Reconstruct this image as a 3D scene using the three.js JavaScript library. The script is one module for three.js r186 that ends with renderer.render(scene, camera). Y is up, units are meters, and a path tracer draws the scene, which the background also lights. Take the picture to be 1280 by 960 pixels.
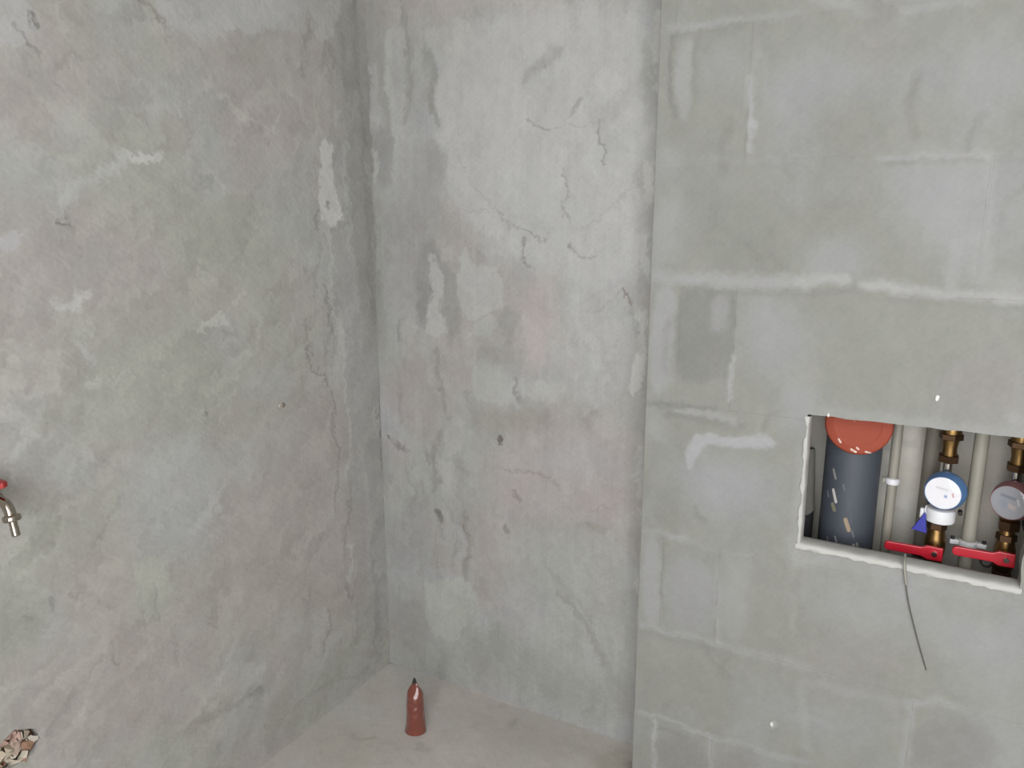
import * as THREE from 'three';
import { RoundedBoxGeometry } from 'three/addons/geometries/RoundedBoxGeometry.js';
import { RectAreaLightUniformsLib } from 'three/addons/lights/RectAreaLightUniformsLib.js';
import { mergeGeometries, mergeVertices } from 'three/addons/utils/BufferGeometryUtils.js';
import { Brush, Evaluator, SUBTRACTION } from 'three-bvh-csg';

// ---------------------------------------------------------------- camera, sky, light, exposure
const scene = new THREE.Scene();
const camera = new THREE.PerspectiveCamera(52.66, 1280 / 960, 0.02, 60);
{
  const pitch = Math.atan(215 / 970), yaw = THREE.MathUtils.degToRad(28.75), eye = new THREE.Vector3(1.349, 1.34, 1.685);
  camera.position.copy(eye);
  camera.lookAt(eye.clone().add(new THREE.Vector3(-Math.sin(yaw) * Math.cos(pitch), -Math.sin(pitch), -Math.cos(yaw) * Math.cos(pitch))));
}
scene.background = new THREE.Color(1, 1, 1).multiplyScalar(3.6);        // bright overcast sky outside the window
RectAreaLightUniformsLib.init();
const WIN = { x0: 0.8, x1: 2.9, y0: 0.3, y1: 2.48, z: 2.8 };              // unseen window assumed behind the camera, placed and sized to light the walls
const daylight = new THREE.RectAreaLight(new THREE.Color(1, 1, 1), 3.6, WIN.x1 - WIN.x0, WIN.y1 - WIN.y0);  // area light added in the assumed window, on top of the sky light
daylight.name = 'unseen_window_daylight';
daylight.position.set((WIN.x0 + WIN.x1) / 2, (WIN.y0 + WIN.y1) / 2, WIN.z - 0.01);
daylight.lookAt(daylight.position.x, daylight.position.y, 0);
scene.add(daylight);
const renderer = new THREE.WebGLRenderer({ antialias: true });
renderer.toneMapping = THREE.LinearToneMapping;
renderer.toneMappingExposure = 1.0;
renderer.shadowMap.enabled = true;

// ---------------------------------------------------------------- helpers
let seed = 7;
const rnd = () => { seed = (seed * 1664525 + 1013904223) >>> 0; return seed / 4294967296; };
const used = {};
function numbered(name) {
  const k = used[name] = (used[name] ?? -1) + 1;
  return k ? `${name}_${String(k).padStart(3, '0')}` : name;
}
function mesh(name, geometry, material, parent = scene) {
  const m = new THREE.Mesh(geometry, material);
  m.name = parent === scene ? numbered(name) : name;
  if (parent !== scene) {
    let k = 0;
    const taken = new Set(parent.children.map((c) => c.name));
    while (taken.has(m.name)) m.name = `${name}_${String(++k).padStart(3, '0')}`;
  }
  m.castShadow = m.receiveShadow = true;
  parent.add(m);
  return m;
}
function structure(name, geometry, material) {
  const m = mesh(name, geometry, material);
  m.userData.kind = 'structure';
  return m;
}
function thing(name, label, category, [x, y, z] = [0, 0, 0], group) {
  const o = new THREE.Group();
  o.name = numbered(name);
  o.position.set(x, y, z);
  o.userData = { label, category };
  if (group) o.userData.group = group;
  scene.add(o);
  return o;
}
const V = (x, y, z) => new THREE.Vector3(x, y, z);
const V2 = (x, y) => new THREE.Vector2(x, y);
const lathe = (profile, n = 40) => new THREE.LatheGeometry(profile.map((p) => V2(p[0], p[1])), n);
function hexNut(r, h, bevel = 0.0012) {                                       // six-sided nut with chamfered rims, axis y, base at 0
  const g = new THREE.LatheGeometry([V2(0.0001, 0), V2(r - bevel, 0), V2(r, bevel), V2(r, h - bevel), V2(r - bevel, h), V2(0.0001, h)], 6).toNonIndexed();
  g.computeVertexNormals();
  return g;
}
const tube = (pts, r, n = 40, m = 12) => new THREE.TubeGeometry(new THREE.CatmullRomCurve3(pts), n, r, m, false);
function extrude(pts, depth, bevel = 0.001) {
  const s = new THREE.Shape(pts.map((p) => V2(p[0], p[1])));
  return new THREE.ExtrudeGeometry(s, { depth, bevelEnabled: bevel > 0, bevelThickness: bevel, bevelSize: bevel, bevelSegments: 2, curveSegments: 16 });
}
const box = (x0, x1, y0, y1, z0, z1) => new THREE.BoxGeometry(x1 - x0, y1 - y0, z1 - z0).translate((x0 + x1) / 2, (y0 + y1) / 2, (z0 + z1) / 2);

// tileable noise table, read with bilinear interpolation
const NT = 512, TABLE = new Float32Array(NT * NT);
{
  let total = 0;
  for (let o = 0, cells = 8, amp = 1; o < 6; o++, cells *= 2, amp *= 0.55) {
    const g = Float32Array.from({ length: cells * cells }, () => rnd() * 2 - 1), step = cells / NT;
    for (let y = 0; y < NT; y++) for (let x = 0; x < NT; x++) {
      const fx = x * step, fy = y * step, ix = fx | 0, iy = fy | 0, jx = (ix + 1) % cells, jy = (iy + 1) % cells;
      let tx = fx - ix, ty = fy - iy;
      tx = tx * tx * (3 - 2 * tx); ty = ty * ty * (3 - 2 * ty);
      const a = g[iy * cells + ix] * (1 - tx) + g[iy * cells + jx] * tx, b = g[jy * cells + ix] * (1 - tx) + g[jy * cells + jx] * tx;
      TABLE[y * NT + x] += amp * (a * (1 - ty) + b * ty);
    }
    total += amp;
  }
  for (let i = 0; i < TABLE.length; i++) TABLE[i] *= 1.9 / total;
}
function noise(x, y) {                                                        // about -1 .. 1; one unit holds 8 coarse cells
  x = (x - Math.floor(x)) * NT; y = (y - Math.floor(y)) * NT;
  const ix = x | 0, iy = y | 0, tx = x - ix, ty = y - iy, jx = (ix + 1) & 511, jy = (iy + 1) & 511;
  const a = TABLE[(iy & 511) * NT + (ix & 511)], b = TABLE[(iy & 511) * NT + jx], c = TABLE[jy * NT + (ix & 511)], d = TABLE[jy * NT + jx];
  return (a * (1 - tx) + b * tx) * (1 - ty) + (c * (1 - tx) + d * tx) * ty;
}
const hexRGB = (h) => [1, 3, 5].map((i) => parseInt(h.slice(i, i + 2), 16));

// A rendered or cement surface: tones mixed by noise, trowel marks painted in metres, all edges made ragged by warping, then grain.
// Returns { map, bump } that cover x0..x1, y0..y1 (metres on the surface).
function cement({ x0, x1, y0, y1, width, height, tones, paint, scatter = 0, drags = [], lean = 0, warp = 0.006, grain = 3, streak = 0, mottle = 3, offset = 0 }) {
  const W = x1 - x0, H = y1 - y0, cw = width >> 1, ch = height >> 1;
  const canvas = document.createElement('canvas');
  canvas.width = cw; canvas.height = ch;
  const g = canvas.getContext('2d'), base = g.createImageData(cw, ch), T = tones.map(hexRGB);
  for (let y = 0; y < ch; y++) for (let x = 0; x < cw; x++) {
    const mx = x0 + (x / cw) * W, my = y0 + (1 - y / ch) * H, i = (y * cw + x) * 4;
    const a = noise(mx * 0.55 + offset, my * 0.45 + 0.3) * 1.3 + 0.4 * noise(mx * 2.1 + 0.7, my * 1.7 + offset), b = noise(mx * 0.7 + 0.4 + offset, my * 0.8) * 1.2;
    const p = Math.min(1, Math.max(0, 0.5 + a)), q = Math.min(1, Math.max(0, b));
    for (let c = 0; c < 3; c++) { const v = T[0][c] * (1 - p) + T[1][c] * p; base.data[i + c] = v * (1 - q) + T[2][c] * q; }
    base.data[i + 3] = 255;
  }
  g.putImageData(base, 0, 0);
  const k = cw / W;
  g.setTransform(k, 0, 0, -ch / H, -x0 * k, y1 * ch / H);
  g.lineCap = g.lineJoin = 'round';
  const style = (color, alpha, blur) => { g.globalAlpha = alpha; g.filter = blur * k > 0.3 ? `blur(${(blur * k).toFixed(2)}px)` : 'none'; g.fillStyle = g.strokeStyle = color; };
  const trace = (pts, closed) => {
    g.beginPath();
    if (!closed) { g.moveTo(...pts[0]); for (const p of pts.slice(1)) g.lineTo(...p); return; }
    const n = pts.length, mid = (a, b) => [(a[0] + b[0]) / 2, (a[1] + b[1]) / 2];
    g.moveTo(...mid(pts[n - 1], pts[0]));
    for (let i = 0; i < n; i++) g.quadraticCurveTo(...pts[i], ...mid(pts[i], pts[(i + 1) % n]));
    g.closePath();
  };
  const patch = (color, alpha, blur, ...pts) => { style(color, alpha, blur); trace(pts, true); g.fill(); };
  const stroke = (color, alpha, blur, w, ...pts) => { style(color, alpha, blur); g.lineWidth = w; trace(pts, false); g.stroke(); };
  for (let i = 0; i < scatter; i++) {                                         // faint trowel marks everywhere
    const x = x0 + rnd() * W, y = y0 + rnd() * H, t = lean + (rnd() - 0.5) * 1.5, s = 0.015 + 0.06 * rnd() * rnd();
    stroke(rnd() < 0.55 ? '#b0b0aa' : '#8c8b84', 0.12 + 0.3 * rnd(), 0.0015 + 0.005 * rnd(), 0.004 + 0.014 * rnd(), [x, y], [x + s * Math.cos(t + 0.3), y + s * Math.sin(t + 0.3)], [x + 1.8 * s * Math.cos(t), y + 1.8 * s * Math.sin(t)]);
  }
  for (const { n, area: [ax, bx, ay, by], turn, spread, length } of drags) for (let i = 0; i < n; i++) {   // ragged dragged skim beside the corner
    const x = ax + rnd() * (bx - ax), y = ay + rnd() * (by - ay), t = turn + (rnd() - 0.5) * spread, s = length * (0.25 + rnd() * rnd()), w = 0.003 + 0.009 * rnd();
    stroke(rnd() < 0.5 ? '#b0b0ac' : '#868680', 0.15 + 0.4 * rnd(), 0.001 + 0.003 * rnd(), w, [x, y], [x + 0.5 * s * Math.cos(t) + 0.006 * (rnd() - 0.5), y + 0.5 * s * Math.sin(t)], [x + s * Math.cos(t), y + s * Math.sin(t)]);
  }
  paint?.(patch, stroke);
  g.filter = 'none';
  const src = g.getImageData(0, 0, cw, ch).data, cl = Math.cos(lean), sl = Math.sin(lean), out = new Uint8Array(width * height * 4), lift = new Float32Array(width * height);
  for (let y = 0; y < height; y++) for (let x = 0; x < width; x++) {
    const mx = x0 + ((x + 0.5) / width) * W, my = y0 + ((y + 0.5) / height) * H;
    const coarse = noise(mx * 1.3 + offset, my * 1.3), fine = noise(mx * 5.3, my * 5.3 + offset);
    const dx = warp * (0.75 * noise(mx * 2.3 + 0.13, my * 1.9 + offset) + 0.6 * noise(mx * 7 + 0.6, my * 5) + 0.35 * noise(mx * 19, my * 17 + 0.3)), dy = warp * (0.75 * noise(mx * 2.1 + 0.77 + offset, my * 2.3 + 0.4) + 0.6 * noise(mx * 6 + 0.2, my * 7 + 0.9) + 0.35 * noise(mx * 17 + 0.4, my * 19));
    const along = (mx + 2 * dx) * cl + (my + 2 * dy) * sl, cross = (my + 2 * dy) * cl - (mx + 2 * dx) * sl, mot = noise(along * 1.3 + 0.31, cross * 2.9 + offset) + 0.5 * noise(along * 3.7, cross * 5.9 + 0.5);
    const fx = Math.min(cw - 1.01, Math.max(0, ((mx + dx - x0) / W) * cw - 0.5)), fy = Math.min(ch - 1.01, Math.max(0, (1 - (my + dy - y0) / H) * ch - 0.5));
    const ix = fx | 0, iy = fy | 0, tx = fx - ix, ty = fy - iy, a = (iy * cw + ix) * 4, b = a + cw * 4, o = (y * width + x) * 4;
    const gr = grain * (0.7 * fine + 0.9 * noise(mx * 21, my * 21) + 0.55 * (rnd() * 2 - 1)) + streak * noise(mx * 14 + 0.2, my * 1.6) + mottle * mot;
    let lum = 0;
    for (let c = 0; c < 3; c++) {
      const v = (src[a + c] * (1 - tx) + src[a + 4 + c] * tx) * (1 - ty) + (src[b + c] * (1 - tx) + src[b + 4 + c] * tx) * ty;
      lum += v;
      out[o + c] = Math.max(0, Math.min(255, v + gr));
    }
    out[o + 3] = 255;
    lift[y * width + x] = (lum / 3 - 150) / 40 * 0.22 + 0.5 + 0.16 * coarse + 0.07 * fine + 0.03 * noise(mx * 17 + 0.5, my * 17);   // lighter skim coats stand proud, cracks lie deep
  }
  const map = new THREE.DataTexture(out, width, height), bump = new THREE.DataTexture(lift, width, height, THREE.RedFormat, THREE.FloatType);
  map.colorSpace = THREE.SRGBColorSpace;
  for (const t of [map, bump]) { t.wrapS = t.wrapT = THREE.MirroredRepeatWrapping; t.magFilter = t.minFilter = THREE.LinearFilter; t.needsUpdate = true; }
  return { map, bump };
}
// uv from the position on a surface: u along the axis a, v along y or, on the floor, along z; returns spread a little so that they are not streaked
function surfaceUV(g, area, to) {
  const p = g.attributes.position, n = g.attributes.normal, uv = new Float32Array(p.count * 2);
  for (let i = 0; i < p.count; i++) {
    const [s, t] = to(p.getX(i), p.getY(i), p.getZ(i), n.getX(i), n.getY(i), n.getZ(i));
    uv[2 * i] = (s - area.x0) / (area.x1 - area.x0);
    uv[2 * i + 1] = (t - area.y0) / (area.y1 - area.y0);
  }
  g.setAttribute('uv', new THREE.BufferAttribute(uv, 2));
  return g;
}
function lumpy(g, amount, scale, off = 0) {                                    // push vertices along their normals by noise
  g = g.index ? g : mergeVertices(g);
  const p = g.attributes.position, n = g.attributes.normal;
  for (let i = 0; i < p.count; i++) {
    const x = p.getX(i), y = p.getY(i), z = p.getZ(i), k = amount * noise(x * scale + z * scale * 0.7 + off, y * scale + z * scale * 0.6 + off * 0.37);
    p.setXYZ(i, x + n.getX(i) * k, y + n.getY(i) * k, z + n.getZ(i) * k);
  }
  g.computeVertexNormals();
  return g;
}

// trowel marks, skim patches, stains, cracks and some painted corner and base shade, in metres along and up each surface
function paintLeft(patch, stroke) {
  patch('rgb(163,158,154)', 0.8, 0.03438, [0.861,1.653],[0.643,1.599],[0.632,1.543],[0.764,1.534],[0.872,1.565]);
  patch('rgb(163,158,154)', 0.75, 0.03125, [0.969,1.575],[0.849,1.544],[0.845,1.467],[0.964,1.445]);
  patch('rgb(163,158,154)', 0.8, 0.025, [0.477,1.552],[0.365,1.573],[0.206,1.6],[0.234,1.488],[0.398,1.46],[0.512,1.517]);
  patch('rgb(163,158,154)', 0.75, 0.03438, [0.997,1.377],[0.911,1.372],[0.808,1.305],[0.755,1.223],[0.899,1.157],[1.022,1.197]);
  patch('rgb(163,158,154)', 0.7, 0.04688, [0.432,0.838],[0.235,0.935],[0.017,0.826],[0.012,0.29],[0.295,0.158],[0.55,0.362],[0.662,0.573]);
  patch('rgb(163,158,154)', 0.7, 0.04688, [0.953,0.746],[0.796,0.733],[0.629,0.482],[0.569,0.162],[0.855,0.232],[0.954,0.507]);
  patch('rgb(163,158,154)', 0.6, 0.03125, [0.612,1.221],[0.401,1.171],[0.521,1.112],[0.657,1.16]);
  patch('rgb(160,161,154)', 0.8, 0.04063, [0.768,1.5],[0.567,1.458],[0.559,1.348],[0.695,1.303],[0.827,1.388]);
  patch('rgb(160,161,154)', 0.8, 0.04063, [0.597,1.364],[0.333,1.385],[0.319,1.258],[0.551,1.234]);
  patch('rgb(160,161,154)', 0.8, 0.04688, [0.812,1.147],[0.6,1.155],[0.581,0.947],[0.743,0.883],[0.928,0.933],[0.912,1.06]);
  patch('rgb(146,148,140)', 0.7, 0.02187, [1.063,0.726],[0.963,0.665],[0.961,0.616],[1.008,0.545],[1.08,0.601]);
  patch('rgb(149,150,143)', 0.45, 0.02813, [0.74,1.475],[0.622,1.477],[0.591,1.418],[0.7,1.399]);
  patch('rgb(149,150,143)', 0.45, 0.02813, [0.622,1.309],[0.456,1.332],[0.416,1.27],[0.588,1.268]);
  patch('rgb(167,168,168)', 0.85, 0.02187, [0.76,0.888],[0.584,0.876],[0.561,0.76],[0.593,0.62],[0.707,0.62],[0.791,0.698],[0.791,0.807]);
  patch('rgb(166,167,160)', 0.8, 0.01562, [0.81,0.688],[0.692,0.632],[0.72,0.488],[0.812,0.525],[0.81,0.612]);
  patch('rgb(167,168,168)', 0.6, 0.01875, [0.513,0.972],[0.381,0.985],[0.322,0.911],[0.425,0.913]);
  patch('rgb(167,168,168)', 0.5, 0.025, [0.371,1.366],[0.228,1.387],[0.223,1.273],[0.358,1.241]);
  patch('rgb(169,170,167)', 0.55, 0.02187, [0.461,0.38],[0.284,0.305],[0.245,0.203],[0.431,0.267]);
  patch('rgb(163,164,157)', 0.55, 0.01562, [0.83,0.29],[0.708,0.24],[0.71,0.13],[0.855,0.232]);
  patch('rgb(149,150,143)', 0.4, 0.02187, [0.588,0.216],[0.233,0.148],[0.175,0.015],[0.504,0.053]);
  patch('rgb(171,171,171)', 0.95, 0.003906, [0.627,1.742],[0.232,1.83],[0.232,1.737],[0.35,1.727],[0.525,1.679],[0.602,1.688]);
  stroke('rgb(132,130,124)', 0.85, 0.003125, 0.01094, [0.665,1.727],[0.63,1.711],[0.601,1.691]);
  patch('rgb(169,169,170)', 0.8, 0.004687, [0.92,1.676],[0.856,1.688],[0.853,1.655],[0.879,1.614],[0.932,1.59]);
  stroke('rgb(123,121,118)', 0.8, 0.001563, 0.003438, [0.899,1.636],[0.881,1.619],[0.862,1.597]);
  stroke('rgb(118,117,112)', 0.8, 0.002344, 0.0125, [0.861,1.651],[0.854,1.646]);
  patch('rgb(173,173,171)', 0.7, 0.003125, [0.226,1.806],[0.119,1.793],[0.105,1.747],[0.214,1.735]);
  stroke('rgb(178,179,176)', 0.8, 0.003906, 0.02031, [0.847,1.362],[0.78,1.4],[0.712,1.44]);
  stroke('rgb(184,184,180)', 0.95, 0.001875, 0.01875, [0.697,1.438],[0.65,1.444]);
  stroke('rgb(176,176,171)', 0.75, 0.003125, 0.01094, [0.489,1.578],[0.447,1.539],[0.391,1.533],[0.333,1.528],[0.313,1.561]);
  stroke('rgb(176,176,171)', 0.6, 0.003125, 0.009375, [0.283,1.613],[0.25,1.586],[0.226,1.549]);
  stroke('rgb(176,176,171)', 0.7, 0.003906, 0.01562, [0.524,1.419],[0.486,1.382]);
  stroke('rgb(176,176,171)', 0.5, 0.004687, 0.0125, [0.578,1.623],[0.571,1.564],[0.582,1.53]);
  stroke('rgb(176,176,171)', 0.5, 0.004687, 0.025, [0.852,1.518],[0.811,1.509],[0.762,1.453]);
  stroke('rgb(176,176,171)', 0.45, 0.004687, 0.01875, [0.916,1.436],[0.861,1.446],[0.807,1.429]);
  stroke('rgb(176,176,171)', 0.45, 0.004687, 0.01562, [0.703,1.521],[0.605,1.546]);
  patch('rgb(177,177,180)', 0.85, 0.004687, [0.972,1.296],[0.915,1.305],[0.902,1.326],[0.924,1.279],[0.976,1.268]);
  stroke('rgb(110,109,103)', 0.9, 0.002344, 0.009375, [0.846,1.33],[0.843,1.326]);
  stroke('rgb(137,136,130)', 0.7, 0.003125, 0.007812, [0.841,1.344],[0.84,1.326],[0.824,1.303]);
  stroke('rgb(131,130,124)', 0.6, 0.001563, 0.002812, [0.577,1.611],[0.578,1.534]);
  stroke('rgb(131,130,124)', 0.6, 0.001563, 0.003125, [0.695,1.514],[0.678,1.5]);
  patch('rgb(182,182,179)', 0.9, 0.003125, [0.892,1.19],[0.836,1.196],[0.823,1.206],[0.832,1.178],[0.852,1.164],[0.875,1.18]);
  stroke('rgb(176,176,173)', 0.85, 0.003125, 0.01875, [0.853,1.113],[0.827,1.078]);
  stroke('rgb(176,176,171)', 0.8, 0.003125, 0.0125, [0.844,1.04],[0.818,1.043]);
  stroke('rgb(176,176,171)', 0.7, 0.003125, 0.0125, [0.795,1.023],[0.776,1.041]);
  patch('rgb(181,182,176)', 0.9, 0.002344, [0.583,1.129],[0.559,1.116],[0.525,1.123],[0.516,1.097],[0.549,1.095],[0.57,1.094],[0.588,1.093]);
  stroke('rgb(176,176,171)', 0.7, 0.003125, 0.0125, [0.485,1.143],[0.468,1.159],[0.449,1.166]);
  stroke('rgb(176,176,171)', 0.65, 0.003125, 0.0125, [0.453,1.122],[0.42,1.103],[0.431,1.055]);
  stroke('rgb(176,176,171)', 0.7, 0.003125, 0.02031, [0.522,1.02],[0.474,1.029]);
  stroke('rgb(176,176,171)', 0.65, 0.003906, 0.01406, [0.538,1.058],[0.5,1.063]);
  stroke('rgb(176,176,171)', 0.5, 0.004687, 0.01562, [0.565,1.201],[0.54,1.179]);
  stroke('rgb(176,176,171)', 0.6, 0.003125, 0.01094, [0.575,1.235],[0.563,1.221]);
  stroke('rgb(176,176,171)', 0.6, 0.003906, 0.01719, [0.991,1.115],[0.965,1.117]);
  stroke('rgb(176,176,171)', 0.6, 0.003906, 0.01719, [0.987,1.074],[0.981,1.046]);
  stroke('rgb(176,176,171)', 0.6, 0.003906, 0.01719, [0.966,1.059],[0.957,1.069]);
  stroke('rgb(176,176,171)', 0.6, 0.003906, 0.01719, [0.999,1.008],[0.975,0.994]);
  stroke('rgb(176,176,171)', 0.6, 0.003906, 0.01719, [0.957,1.03],[0.94,1.034]);
  stroke('rgb(176,176,171)', 0.6, 0.003906, 0.01719, [0.916,1.082],[0.879,1.09]);
  stroke('rgb(176,176,171)', 0.6, 0.003906, 0.01719, [0.975,1.092],[0.933,1.106]);
  stroke('rgb(176,176,171)', 0.6, 0.003906, 0.01719, [0.963,0.986],[0.954,0.969]);
  stroke('rgb(176,176,171)', 0.6, 0.003906, 0.01719, [0.898,1.058],[0.912,1.035]);
  stroke('rgb(179,180,177)', 0.8, 0.003125, 0.01562, [0.984,0.925],[0.962,0.948]);
  stroke('rgb(177,178,173)', 0.8, 0.003125, 0.01406, [1.003,0.887],[0.981,0.899]);
  stroke('rgb(176,176,171)', 0.5, 0.003125, 0.0125, [0.891,0.878],[0.882,0.884]);
  stroke('rgb(176,176,171)', 0.5, 0.004687, 0.0125, [0.985,0.819],[0.944,0.811],[0.892,0.812]);
  stroke('rgb(176,176,171)', 0.5, 0.003906, 0.007812, [0.877,0.819],[0.879,0.732]);
  stroke('rgb(121,120,115)', 0.85, 0.002344, 0.01094, [0.599,0.917],[0.595,0.913]);
  stroke('rgb(138,135,130)', 0.6, 0.001563, 0.003125, [0.918,0.644],[0.847,0.593]);
  stroke('rgb(124,121,116)', 0.7, 0.002344, 0.004687, [0.874,0.507],[0.85,0.469]);
  stroke('rgb(129,127,122)', 0.6, 0.003125, 0.01094, [0.996,0.629],[1.003,0.623]);
  stroke('rgb(127,125,120)', 0.6, 0.003125, 0.0125, [0.961,0.656],[0.966,0.643]);
  stroke('rgb(142,142,138)', 0.7, 0.002344, 0.004687, [0.791,0.594],[0.79,0.541],[0.79,0.509]);
  stroke('rgb(142,142,138)', 0.7, 0.002344, 0.004687, [0.754,0.595],[0.764,0.528],[0.75,0.496]);
  stroke('rgb(142,140,133)', 0.4, 0.004687, 0.009375, [1.031,0.471],[0.885,0.553]);
  stroke('rgb(142,140,133)', 0.4, 0.004687, 0.009375, [0.994,0.431],[0.819,0.537]);
  stroke('rgb(142,140,133)', 0.4, 0.004687, 0.009375, [1.053,0.516],[0.964,0.545]);
  stroke('rgb(142,140,133)', 0.4, 0.004687, 0.009375, [0.972,0.366],[0.795,0.435]);
  stroke('rgb(142,140,133)', 0.4, 0.004687, 0.009375, [0.915,0.31],[0.853,0.396]);
  stroke('rgb(176,176,171)', 0.45, 0.004687, 0.0125, [1.064,0.531],[0.983,0.515]);
  stroke('rgb(176,176,171)', 0.45, 0.004687, 0.0125, [1.01,0.474],[0.905,0.522]);
  stroke('rgb(176,176,171)', 0.45, 0.004687, 0.0125, [0.937,0.395],[0.866,0.439]);
  stroke('rgb(176,176,171)', 0.45, 0.004687, 0.0125, [0.868,0.278],[0.718,0.246]);
  stroke('rgb(176,176,171)', 0.45, 0.004687, 0.0125, [0.707,0.253],[0.646,0.276]);
  stroke('rgb(176,176,171)', 0.45, 0.004687, 0.0125, [0.646,0.28],[0.499,0.245]);
  stroke('rgb(176,176,171)', 0.45, 0.004687, 0.0125, [0.687,0.336],[0.632,0.243]);
  stroke('rgb(176,176,171)', 0.45, 0.004687, 0.0125, [1.071,0.48],[1.04,0.509]);
  stroke('rgb(176,176,171)', 0.45, 0.004687, 0.0125, [0.428,0.298],[0.268,0.309]);
  stroke('rgb(132,131,124)', 0.5, 0.004687, 0.0125, [0.678,0.221],[0.565,0.202],[0.491,0.196]);
  stroke('rgb(124,122,116)', 0.6, 0.003125, 0.007812, [0.521,0.201],[0.5,0.202]);
  stroke('rgb(137,136,131)', 0.6, 0.003125, 0.00625, [0.46,0.093],[0.238,0.077],[0.11,0.034]);
  stroke('rgb(137,136,131)', 0.5, 0.003125, 0.00625, [0.37,-0.013],[0.176,-0.01]);
  stroke('rgb(139,138,133)', 0.5, 0.003125, 0.01094, [0.714,0.466],[0.715,0.391]);
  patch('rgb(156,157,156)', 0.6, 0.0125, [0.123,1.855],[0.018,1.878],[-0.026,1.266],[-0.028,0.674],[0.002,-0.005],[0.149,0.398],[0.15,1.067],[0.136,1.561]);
  patch('rgb(140,140,135)', 0.6, 0.01094, [0.103,1.859],[0.002,1.882],[-0.008,1.575],[0.002,1.202],[0.002,0.96],[0.06,0.969],[0.09,1.269],[0.099,1.584]);  // dark olive corner band: corner shading put into the colour, over rougher cement
  stroke('rgb(131,131,126)', 0.7, 0.004687, 0.01406, [0.049,1.871],[0.037,1.687],[0.028,1.472],[0.021,1.267],[0.018,1.052]);  // narrow streak of the same painted corner shading
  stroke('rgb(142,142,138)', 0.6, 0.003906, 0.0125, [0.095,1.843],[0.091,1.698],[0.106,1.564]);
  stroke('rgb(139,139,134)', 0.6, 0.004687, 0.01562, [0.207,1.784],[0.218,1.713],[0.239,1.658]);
  patch('rgb(187,187,183)', 0.95, 0.002031, [0.191,1.504],[0.162,1.514],[0.147,1.485],[0.155,1.418],[0.129,1.37],[0.123,1.33],[0.149,1.301],[0.178,1.303],[0.208,1.359],[0.212,1.387],[0.196,1.407],[0.201,1.453]);
  patch('rgb(143,144,140)', 0.9, 0.001875, [0.178,1.379],[0.162,1.369],[0.166,1.346],[0.186,1.353]);
  patch('rgb(140,140,137)', 0.8, 0.001875, [0.209,1.346],[0.194,1.327],[0.202,1.292],[0.223,1.311]);
  stroke('rgb(178,179,176)', 0.8, 0.002344, 0.0125, [0.173,1.291],[0.169,1.192],[0.181,1.112],[0.171,1.08]);
  stroke('rgb(174,175,172)', 0.6, 0.003125, 0.01406, [0.104,1.507],[0.097,1.35],[0.094,1.208]);
  stroke('rgb(178,178,175)', 0.8, 0.002344, 0.01406, [0.165,1.077],[0.143,1.046],[0.145,0.919],[0.131,0.85]);
  stroke('rgb(134,134,130)', 0.75, 0.002344, 0.007812, [0.194,1.174],[0.182,1.092],[0.196,1.069],[0.169,1.028]);
  stroke('rgb(127,126,121)', 0.75, 0.002344, 0.007812, [0.273,1.003],[0.251,0.955],[0.218,0.932],[0.215,0.898]);
  stroke('rgb(133,132,127)', 0.6, 0.003125, 0.009375, [0.275,1.082],[0.273,1.003]);
  stroke('rgb(176,176,173)', 0.8, 0.002344, 0.009375, [0.148,0.887],[0.134,0.807],[0.127,0.716],[0.153,0.633]);
  stroke('rgb(128,125,120)', 0.7, 0.002344, 0.00625, [0.197,0.886],[0.187,0.776],[0.184,0.642],[0.203,0.558]);
  stroke('rgb(132,130,125)', 0.6, 0.003125, 0.007812, [0.133,0.626],[0.154,0.518],[0.181,0.411]);
  stroke('rgb(176,177,174)', 0.8, 0.002344, 0.0125, [0.152,0.447],[0.15,0.386],[0.166,0.347]);
  stroke('rgb(176,175,172)', 0.6, 0.003125, 0.009375, [0.192,0.532],[0.195,0.44]);
  stroke('rgb(128,127,122)', 0.6, 0.003125, 0.0125, [0.18,0.339],[0.156,0.292]);
  stroke('rgb(176,176,174)', 0.9, 0.001563, 0.004687, [0.272,0.543],[0.269,0.533]);
  stroke('rgb(126,125,120)', 0.6, 0.003125, 0.009375, [0.247,0.299],[0.268,0.191]);
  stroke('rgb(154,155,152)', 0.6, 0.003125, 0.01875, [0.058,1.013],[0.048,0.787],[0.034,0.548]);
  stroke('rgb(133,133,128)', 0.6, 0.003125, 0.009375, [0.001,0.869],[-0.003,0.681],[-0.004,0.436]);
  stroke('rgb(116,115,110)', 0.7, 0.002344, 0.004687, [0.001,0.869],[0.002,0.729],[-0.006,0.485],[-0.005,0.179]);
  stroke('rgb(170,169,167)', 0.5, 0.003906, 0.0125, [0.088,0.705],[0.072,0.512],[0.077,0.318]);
  stroke('rgb(137,136,132)', 0.5, 0.004687, 0.0125, [0.06,0.361],[0.045,0.124]);
}
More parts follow.
